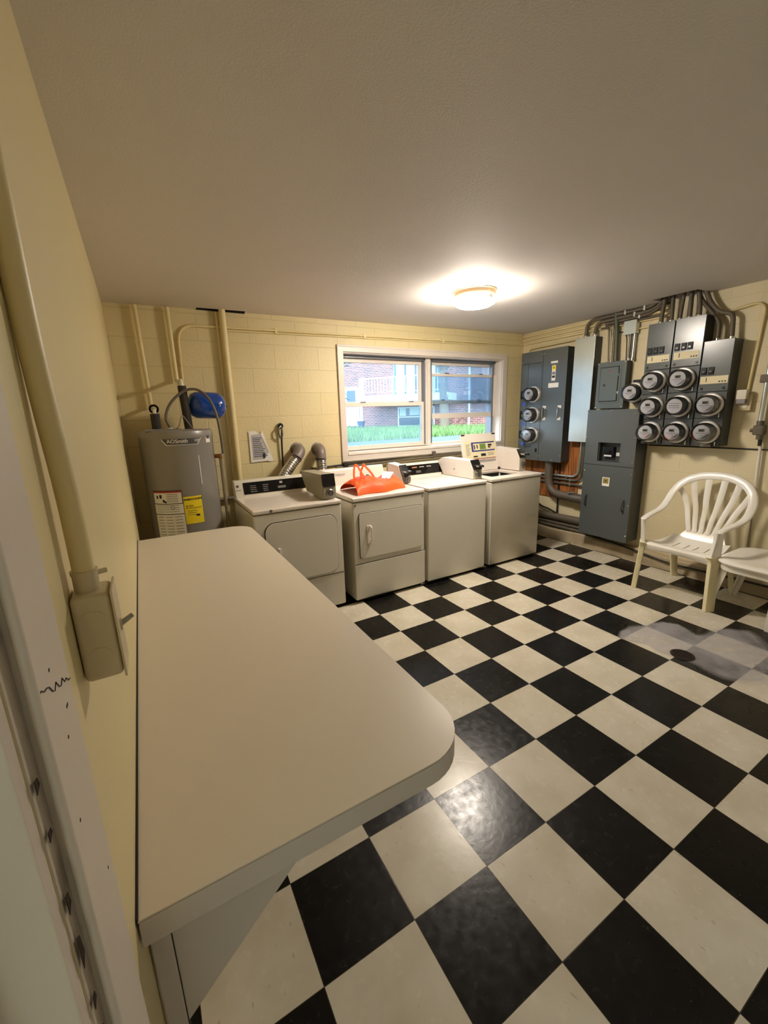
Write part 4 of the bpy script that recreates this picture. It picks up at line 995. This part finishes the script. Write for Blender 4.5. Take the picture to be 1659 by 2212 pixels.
# lower conduits and plywood
o = tag(MB().box(XR-.018, XR, 1.85, 2.62, .50, 1.45, .002).done('plywood_board', m_wood, at=(XR, 2.2, 1)), 'varnished brown plywood board on the wall behind the meter cabinet', 'board')
t = cond('fat grey elbow conduit from the meter cabinet bottom to the main switch', [(2.455, 2.195, .96), (2.455, 2.195, .56), (2.455, 1.65, .545)], .048, m_emtd, .36, ())
MB().cyl((2.455, 2.195, .90), (2.455, 2.195, .955), .053, 18).done('fitting', m_emt, t); MB().cyl((2.455, 1.86, .547), (2.455, 1.66, .545), .053, 18).done('fitting', m_emt, t); MB().box(2.39, 2.50, 1.86, 1.885, .60, .612, .003).done('bond_clamp', m_gal, t)
cond('upper shiny conduit crossing the plywood and bending up behind the switch', [(2.505, 2.60, .772), (2.505, 1.845, .780), (2.505, 1.822, 1.22)], .0125, m_gal, .09, ((2.505, 1.98, .778),))
cond('middle shiny conduit crossing the plywood and bending up behind the switch', [(2.505, 2.60, .727), (2.505, 1.80, .738), (2.505, 1.785, 1.20)], .0125, m_emt, .09, ((2.505, 1.93, .736),))
cond('lowest shiny conduit crossing the plywood into the main switch', [(2.505, 2.60, .680), (2.505, 1.66, .690)], .0125, m_emt, .05, ((2.505, 1.93, .687),))
cond('thickest dusty pipe lying low along the wall above the footing', [(2.488, 2.72, .262), (2.488, 1.50, .285)], .043, m_emtd)
cond('middle dusty pipe lying low along the wall above the footing', [(2.495, 2.72, .190), (2.495, 1.50, .205)], .019, m_emtd)
cond('lowest dusty pipe resting on the concrete footing', [(2.488, 2.72, .156), (2.488, 1.50, .16)], .017, m_emtd)
o = tag(MB().tube(catmull([(2.51, 2.5, .47), (2.50, 2.33, .375), (2.49, 2.2, .35), (2.47, 2.08, .325)], 6), .011, 8).done('black_cable', m_rub, at=(2.5, 2.3, .4)), 'black cable sagging behind the washer onto the low pipes', 'cable')
o = tag(MB().tube(catmull([(2.51, 2.09, .96), (2.51, 2.087, .7), (2.51, 2.087, .5), (2.505, 2.085, .30)], 5), .0095, 8).done('black_cable', m_rub, at=(2.51, 2.09, .6)), 'black cable hanging straight down behind the fat elbow conduit', 'cable')
o = tag(MB().tube(catmull([(2.50, 1.72, .165), (2.47, 1.5, .150), (2.452, 1.2, .128), (2.448, 1.0, .105), (2.444, .8, .085), (2.446, .55, .088), (2.447, .3, .098), (2.447, .0, .104), (2.448, -.4, .11)], 6), .009, 8).done('black_cable', m_rub, at=(2.45, .8, .1)), 'long black cable lying along the footing behind the white chair', 'cable')

# ================================================================== CEILING LIGHT
lx, ly = .598, 1.50; lz = cz(lx)
t = thing('ceiling_light', 'lit round flush ceiling lamp with brass ring', 'ceiling light', (lx, ly, lz))
MB().lathe([(.15, 0), (.164, .0), (.167, .006), (.16, .012), (.156, .03), (.150, .045), (.146, .048)], (lx, ly, lz), (0, 0, -1), 48).done('brass_ring', m_ringm, t)
MB().lathe([(.146, .044), (.157, .058), (.158, .072), (.148, .09), (.12, .104), (.07, .112), (.012, .114)], (lx, ly, lz), (0, 0, -1), 48).done('glass_shade', m_lamp, t)
MB().cyl((lx, ly, lz-.113), (lx, ly, lz-.124), .009, 12).done('finial', m_ringm, t)
MB().box(lx-.012, lx+.018, ly-.172, ly-.169, lz-.078, lz-.055, .001).done('price_tag', m_lab, t)
MB().cyl((lx-.006, ly-.168, lz-.058), (lx-.006, ly-.166, lz-.03), .0015, 6).done('tag_string', m_steel, t)

# ================================================================== CHAIR
cy = .464
t = thing('plastic_armchair', 'white plastic armchair with fan slat back against the right wall', 'chair', (2.1, cy, 0))
def SF(u, v):   # seat surface, u front->rear 0..1, v side -1..1
    hw = .262-.05*u; x = 1.835+.43*u
    z = .432-.035*math.sin(PI*min(1, u*1.05))-.02*u+.018*abs(v)**3
    if u < .14: z -= .035*((.14-u)/.14)**2
    return (x, cy+v*hw, z)
MB().surf(lambda a, b: SF(a, b*2-1), 56, 48, .006, lambda a, b: .42 < a < .72 and any(abs((b*2-1)-c) < .022 for c in (-.52, -.2, .12, .44))).done('seat', m_mon, t, ang=60)
ARM = [(1.85, .272, .618), (1.93, .279, .634), (2.03, .288, .645), (2.12, .293, .655), (2.20, .297, .68), (2.262, .297, .728), (2.305, .290, .785), (2.345, .262, .85), (2.375, .205, .908), (2.398, .12, .945), (2.405, .04, .957)]
full = [(x, cy+v, z) for x, v, z in ARM]+[(x, cy-v, z) for x, v, z in ARM[::-1]]
fp = catmull(full, 6)
npt = len(fp)
def up(f):
    g = min(f, 1-f)*2
    k = min(1, max(0, (g-.42)/.25)); return V((-.93*k, 0, 1-.65*k))
MB().sweep(fp, lambda f: .052+.015*math.sin(PI*f), .022, up, 12).done('back_rim', m_mon, t, ang=60)
# lower back panel rising from the seat
def BP(a, b):
    v = b*2-1; hw = .20*(1-.35*a)
    return (2.24+.045*a+.03*a*a, cy+v*hw, .378+.115*a)
MB().surf(BP, 8, 14, .007).done('lower_back', m_mon, t, ang=60)
def rimpt(v):
    best = min(((x, vv, z) for x, vv, z in ARM for _ in (0,)), key=lambda q: abs(q[1]-abs(v)) if q[2] > .74 else 9)
    A = [q for q in ARM if q[2] > .72]
    for p, q in zip(A, A[1:]):
        if q[1] <= abs(v) <= p[1]:
            k = (p[1]-abs(v))/(p[1]-q[1]); return (p[0]+(q[0]-p[0])*k, p[2]+(q[2]-p[2])*k)
    return (A[-1][0], A[-1][2])
for vb, vt in ((-.115, -.262), (-.070, -.165), (-.024, -.058), (.024, .058), (.070, .165), (.115, .262)):
    rx, rz = rimpt(vt)
    pts = catmull([(2.292, cy+vb, .470), (2.315, cy+vb+.18*(vt-vb), .56), (2.352, cy+vb+.42*(vt-vb), .67), (2.368, cy+vb+.72*(vt-vb), .77), (rx-.004, cy+vt, rz-.004)], 6)
    MB().sweep(pts, lambda f: .034+.016*f, .008, (-1, 0, .25), 8).done('slat', m_mon, t, ang=60)
for s in (1, -1):   # front legs run up to the arm; channel section, splayed
    f0 = catmull([(1.850, cy+s*.273, .622), (1.858, cy+s*.268, .53), (1.862, cy+s*.262, .42)], 6)
    MB().sweep(f0, lambda f: .058+.03*f*f, .036, (-.45, s*.9, 0), 12, 4).done('arm_post', m_mon, t, ang=50)
    f0 = catmull([(1.860, cy+s*.262, .425), (1.858, cy+s*.264, .36), (1.85, cy+s*.271, .22), (1.838, cy+s*.283, .0)], 6)
    MB().sweep(f0, lambda f: .076+.05*max(0, 1-f/.3)**1.5, lambda f: .046-.006*f, (-.45, s*.9, 0), 12, 5).done('leg', m_mony, t, ang=50)
    r0 = catmull([(2.262, cy+s*.205, .40), (2.29, cy+s*.212, .30), (2.385, cy+s*.222, .0)], 6)
    MB().sweep(r0, lambda f: .07-.02*f, .03, (.6, s*.8, .1), 12, 5).done('leg', m_mony, t, ang=50)
    MB().surf(lambda a, b: (1.845+.42*a, cy+s*(.258-.05*a), .428-.03*math.sin(PI*a)-b*(.045+.03*(1-a)**3)), 14, 3, .006).done('seat_apron', m_mon, t)
MB().surf(lambda a, b: (1.832+.014*b*b, cy+.262*(a*2-1), .410-b*.056*(1-.3*math.sin(PI*a))), 14, 3, .006).done('seat_apron', m_mon, t)
# ---------------------------------------------------------------- side table at the right edge
t = thing('plastic_side_table', 'low white plastic side table cut off by the frame beside the armchair', 'table', (2.07, .0, 0))
b = MB(); rings = []
for (e, z) in ((.03, .402), (.006, .404), (0, .410), (.0, .418), (.012, .428), (.05, .432), (.16, .430)):
    rings.append([b.bm.verts.new((x, y, z)) for x, y in outline(1.79+e, 2.38-e, -.29+e, .205-e, max(.02, .15-e))])
b.loft(rings).done('table_top', m_mon, t, ang=50)
b = MB(); rings = []
for (e, z) in ((.02, .41), (.024, .355), (.032, .355), (.032, .41)):
    rings.append([b.bm.verts.new((x, y, z)) for x, y in outline(1.79+e, 2.38-e, -.29+e, .205-e, max(.02, .15-e))])
b.loft(rings, True, False).done('apron', m_mon, t, ang=50)
for (x, y, fx, fy) in ((1.875, .15, 1.86, .222), (2.305, .14, 2.345, .225), (1.865, -.20, 1.812, -.20), (2.305, -.215, 2.345, -.245)):
    sx = 1 if fx > 2 else -1; sy = 1 if fy > 0 else -1
    P = [V((x, y, .405)), V((fx, fy, 0))]
    b = MB()
    for (dx, dy) in ((.05, .012), (.012, .05)):
        rr_ = []
        for p, k in ((P[0], 1), (P[1], .72)):
            X2, Y2 = p.x-sx*dx*k, p.y-sy*dy*k
            rr_.append([b.bm.verts.new(q) for q in ((p.x, p.y, p.z), (X2, p.y, p.z), (X2, Y2, p.z), (p.x, Y2, p.z))])
        b.loft(rr_)
    b.done('leg', m_mon, t)

# ================================================================== FLOOR DRAIN + RESIDUE
t = thing('floor_drain', 'small rusty round floor drain grate in the stained tiles', 'drain', (1.035, -.015, 0))
MB().lathe([(.052, 0), (.066, .0), (.066, .003), (.052, .0035)], (1.035, -.015, .0012), (0, 0, 1), 30, False).done('drain_rim', m_rust, t)
MB().lathe([(.05, 0), (.05, .001)], (1.035, -.015, .001), (0, 0, 1), 24).done('drain_pit', m_gap, t)
b = MB()
for k in range(-2, 3):
    w_ = math.sqrt(.052**2-(k*.019)**2)
    b.box(1.035-w_, 1.035+w_, -.015+k*.019-.0028, -.015+k*.019+.0028, .002, .0042); b.box(1.035+k*.019-.0022, 1.035+k*.019+.0022, -.015-w_, -.015+w_, .002, .004)
b.done('drain_grate', m_rust, t)
SP = [(.914, .31), (1.0, .37), (1.113, .385), (1.235, .305), (1.31, .315), (1.394, .290), (1.43, .21), (1.40, .12), (1.392, .07), (1.45, .045), (1.538, .03), (1.653, -.01), (1.74, -.09), (1.70, -.19), (1.62, -.29), (1.45, -.40), (1.25, -.44), (1.10, -.42), (.99, -.33), (.965, -.25), (.958, -.165), (.98, -.05), (.95, .08), (.955, .16), (.93, .22)]
def inside(x, y):
    c = False
    for (x1, y1), (x2, y2) in zip(SP, SP[1:]+SP[:1]):
        if (y1 > y) != (y2 > y) and x < (x2-x1)*(y-y1)/(y2-y1)+x1: c = not c
    return c
def dist(x, y):
    m = 9
    for (x1, y1), (x2, y2) in zip(SP, SP[1:]+SP[:1]):
        dx, dy = x2-x1, y2-y1; k = max(0, min(1, ((x-x1)*dx+(y-y1)*dy)/(dx*dx+dy*dy)))
        m = min(m, math.hypot(x-x1-k*dx, y-y1-k*dy))
    return m
b = MB(); gx = [.86+.0125*i for i in range(75)]; gy = [-.5+.0125*j for j in range(76)]
vals = []; grid = {}
for i, x in enumerate(gx):
    for j, y in enumerate(gy):
        xw, yw = x+.012*math.sin(23*y+1), y+.012*math.sin(19*x)
        s_ = (1 if inside(xw, yw) else -1)*dist(xw, yw)
        soft = .02+.05*max(0, min(1, (-y+.05)/.3))
        a = max(0, min(1, (s_+.004)/soft))
        a *= 1-.8*math.exp(-(math.hypot(x-1.035, y+.015)/.06)**4)
        if a > 0 or s_ > -.03: grid[i, j] = (b.bm.verts.new((x, y, .0007)), a)
for i in range(74):
    for j in range(75):
        q = [(i, j), (i+1, j), (i+1, j+1), (i, j+1)]
        if all(k in grid for k in q): b.bm.faces.new([grid[k][0] for k in q])
covers = [a for (_, a) in grid.values()]
o = b.done('floor_stain', m_stain, smooth=False)
at = o.data.attributes.new('cover', 'FLOAT', 'POINT')
at.data.foreach_set('value', covers)
tag(o, 'whitish dried residue spread over the tiles around the floor drain', 'stain')

# ================================================================== OUTSIDE
GZ = .79
def ext(name, b, mat, **k): return b.done(name, mat, **k)
struct(ext('ground', MB().box(-25, 45, YB+.2, 45, GZ-.1, GZ), m_soil, smooth=False))
struct(ext('pavement', MB().box(-25, 45, YB+1.2, 9.4, GZ, GZ+.02), m_walk, smooth=False))
P0 = V((8.79, 19.12, 0)); D = V((.6, -.8, 0)); NN = V((-.8, -.6, 0))
def F(s, z, off=0.): return P0+D*s+NN*off+V((0, 0, z))
def fbox(b, s0, s1, z0, z1, o0, o1):
    b.prism([F(s0, z0, o0), F(s1, z0, o0), F(s1, z1, o0), F(s0, z1, o0)], NN*(o1-o0)); return b
t = thing('brick_building', 'red brick apartment house across the lawn outside the window', 'building', F(2, GZ))
b = fbox(MB(), -7, 14, GZ, 7.5, -.4, 0)
o = b.done('brick_wall', m_brick, t, smooth=False)
uv = o.data.uv_layers.new(name='UVMap')
for lp in o.data.loops:
    c = o.data.vertices[lp.vertex_index].co+wloc(t)-P0
    uv.data[lp.index].uv = (c.dot(D), c.z)
b = fbox(MB(), -1.12, -.28, .93, 3.0, 0, .06); fr = b.done('door_frame', m_rail, t)
fbox(MB(), -1.0, -.4, .95, 2.9, .06, .09).done('door_leaf', m_pinkdoor, fr); fbox(MB(), -.95, -.45, 2.2, 2.8, .09, .10).done('door_glass', m_exgl, fr)
fbox(MB(), -.22, -.06, GZ, 3.4, 0, .08).done('corner_trim', m_rail, t)
def exwin(s0, s1, z0, z1, sash_z=None, fm=None):
    f = fbox(MB(), s0, s1, z0, z1, 0, .05).done('window', fm or m_rail, t)
    fbox(MB(), s0+.07, s1-.07, z0+.07, z1-.06, .05, .06).done('pane', m_exgl, f)
    if sash_z: fbox(MB(), s0, s1, sash_z, sash_z+.05, .06, .07).done('meeting_rail', fm or m_rail, f)
    return f
f = exwin(1.94, 3.9, .87, 1.86, 1.34)
fbox(MB(), 2.05, 2.4, 1.42, 1.8, .06, .07).done('curtain', m_curt, f); fbox(MB(), 2.6, 3.1, 1.45, 1.8, .06, .07).done('curtain', m_curt, f); fbox(MB(), 3.2, 3.8, .95, 1.3, .06, .2).done('air_conditioner', m_rail, f)
f = exwin(1.76, 4.1, 2.4, 4.6, None, m_teal)
for (a, c) in ((1.9, 2.35), (2.45, 2.9), (3.0, 3.4), (3.5, 3.95)): fbox(MB(), a, c, 2.45, 4.5, .06, .08).done('curtain', m_curt, f)
exwin(9, 10.6, 1.6, 3.0, 2.3)
MB().cyl(F(5.63, GZ, .08), F(5.63, 7.4, .08), .055, 12).done('downspout', m_rail, t)
fbox(MB(), .7, 5.0, 2.10, 2.42, 0, 1.8).done('balcony_slab', m_slab, t)
# railing
t = thing('balcony_railing', 'white metal railing along the balcony outside the window', 'railing', F(2.5, 2.42, 1.75))
RS0, RS1, ro = .80, 4.82, 1.74
fbox(MB(), RS0, RS1, 3.20, 3.25, ro-.03, ro+.03).done('top_rail', m_rail, t); fbox(MB(), RS0, RS1, 2.53, 2.57, ro-.02, ro+.02).done('bottom_rail', m_rail, t)
for s in (RS0, 2.32, 3.6, RS1-.06): fbox(MB(), s, s+.07, 2.42, 3.28, ro-.035, ro+.035).done('post', m_rail, t)
s = RS0+.17
while s < RS1-.1:
    fbox(MB(), s, s+.022, 2.56, 3.21, ro-.012, ro+.012).done('baluster', m_rail, t); s += .155
t = thing('planter_pot', 'dark blue grey planter pot standing by the building corner', 'pot', F(.18, GZ, .8))
MB().lathe([(.15, 0), (.19, .38), (.215, .38), (.215, .43), (.19, .43), (.18, .36)], F(.18, GZ, .8), (0, 0, 1), 20).done('pot_body', m_pot, t); MB().lathe([(.18, 0), (.001, .01)], F(.18, GZ+.36, .8), (0, 0, 1), 18).done('soil', m_gap, t)
# tree
tb = F(4.85, GZ, 1.7)
t = thing('courtyard_tree', 'tree with thick grey trunk on the lawn outside the right window', 'tree', tb)
MB().tube(catmull([tb+V((0, 0, 0)), tb+V((.02, .0, .3)), tb+V((-.03, 0, 1.2)), tb+V((.0, .1, 2.4)), tb+V((.1, .1, 3.6)), tb+V((.15, .2, 5))], 6), lambda f: .34-.1*min(1, f*10)-.1*f, 14).done('trunk', m_bark, t)
for d in ((1.3, .5, 1.2), (-1.2, -.6, 1.0), (.4, -1.5, 1.1), (-.5, 1.4, 1.3)):
    q = tb+V((0, .1, 2.5)); MB().tube(catmull([q, q+V(d)*.5+V((0, 0, .1)), q+V(d)], 5), lambda f: .08-.05*f, 8).done('branch', m_bark, t)
def leaves(b, c, rad, n, sz, flat=.7):
    for _ in range(n):
        while True:
            p = V((random.uniform(-1, 1), random.uniform(-1, 1), random.uniform(-1, 1)))
            if p.length < 1: break
        p = V(c)+V((p.x*rad, p.y*rad, p.z*rad*flat)); a = random.uniform(0, 2*PI); dz = random.uniform(-.8, .1)
        d = V((math.cos(a), math.sin(a), dz)).normalized()*sz*random.uniform(.7, 1.3); w_ = d.cross(V((0, 0, 1))).normalized()*d.length*.32
        m_ = p+d*.5+V((0, 0, d.length*.08))
        b.poly([p, m_+w_, p+d, m_-w_])
random.seed(5)
b = MB()
for (dx, dy, dz, r, n_) in ((0, 0, 4.3, 1.5, 600), (1.0, -.8, 3.5, .9, 220), (-1.1, -.2, 3.5, .9, 220), (.3, -1.3, 3.3, .8, 160)): leaves(b, tb+V((dx, dy, dz)), r, n_, .24)
b.done('foliage', m_leaf, t, smooth=False)
# nearer sapling whose leaves hang in the left pane
q = V((3.9, 8.6, GZ))
t = thing('young_tree', 'young tree whose leaves hang before the left window pane', 'tree', (1.3, 9.2, GZ))
MB().tube(catmull([(1.3, 9.2, GZ), (1.35, 9.2, 1.6), (1.7, 9.15, 2.5), (2.3, 9.1, 2.95)], 6), lambda f: .06-.04*f, 8).done('trunk', m_bark, t)
b = MB(); leaves(b, (2.55, 9.1, 2.2), .36, 70, .26, 1.0); leaves(b, (2.5, 9.1, 2.95), .6, 130, .26, .6); leaves(b, (1.7, 9.1, 2.9), .7, 100, .26, .6); b.done('foliage', m_leaf, t, smooth=False)
# lawn
b = MB(); random.seed(2)
for _ in range(13000):
    x = random.uniform(2.2, 16); y = 9.42+(random.random()**1.2)*10.5
    if (V((x, y, 0))-P0).dot(NN) < .15: continue
    h = random.uniform(.1, .26); a = random.uniform(0, 2*PI); w_ = V((math.cos(a), math.sin(a), 0))*.02; l = V((random.uniform(-.1, .1), random.uniform(-.1, .1), h))
    p = V((x, y, GZ)); b.poly([p-w_, p+w_, p+l*.6+w_*.6, p+l, p+l*.6-w_*.6])
o = b.done('lawn_grass', m_grass, smooth=False); o['kind'] = 'stuff'; tag(o, 'bright green tall grass growing along the pavement outside', 'grass')

# ================================================================== LIGHT, WORLD, CAMERA
wd = bpy.data.worlds.new('World'); sc.world = wd; wd.use_nodes = True
bg = wd.node_tree.nodes['Background']; bg.inputs[0].default_value = (.66, .84, 1.0, 1); bg.inputs[1].default_value = 2.0
s = bpy.data.lights.new('sun', 'SUN'); s.energy = .75; s.angle = .01; s.color = (1, .95, .86)
so = bpy.data.objects.new('sun', s); COL.objects.link(so)
so.rotation_euler = V((.5, .5, -.7)).to_track_quat('-Z', 'Y').to_euler()
cam = bpy.data.cameras.new('camera'); co = bpy.data.objects.new('camera', cam); COL.objects.link(co)
fpx, yaw, pit, roll = 894.60, .51961, -.23246, -.03023
r = V((math.cos(yaw), -math.sin(yaw), 0)); f = V((math.sin(yaw)*math.cos(pit), math.cos(yaw)*math.cos(pit), math.sin(pit))); u = r.cross(f)
c_, s_ = math.cos(roll), math.sin(roll); r2 = r*c_+u*s_; u2 = u*c_-r*s_
co.matrix_world = MX(((r2.x, u2.x, -f.x, -1.75214), (r2.y, u2.y, -f.y, -1.11911), (r2.z, u2.z, -f.z, 1.55018), (0, 0, 0, 1)))
cam.sensor_fit = 'VERTICAL'; cam.sensor_height = 24; cam.sensor_width = 18; cam.lens = fpx/2212*24
cam.clip_start = .01; cam.clip_end = 200
sc.camera = co
vs = sc.view_settings; vs.view_transform = 'Standard'; vs.look = 'None'; vs.exposure = 1.84; vs.gamma = 1; vs.use_curve_mapping = False
sc.cycles.use_denoising = True
sc.cycles.max_bounces = 10; sc.cycles.diffuse_bounces = 6; sc.cycles.transparent_max_bounces = 16
sc.cycles.sample_clamp_indirect = 6; sc.cycles.caustics_reflective = False; sc.cycles.caustics_refractive = False
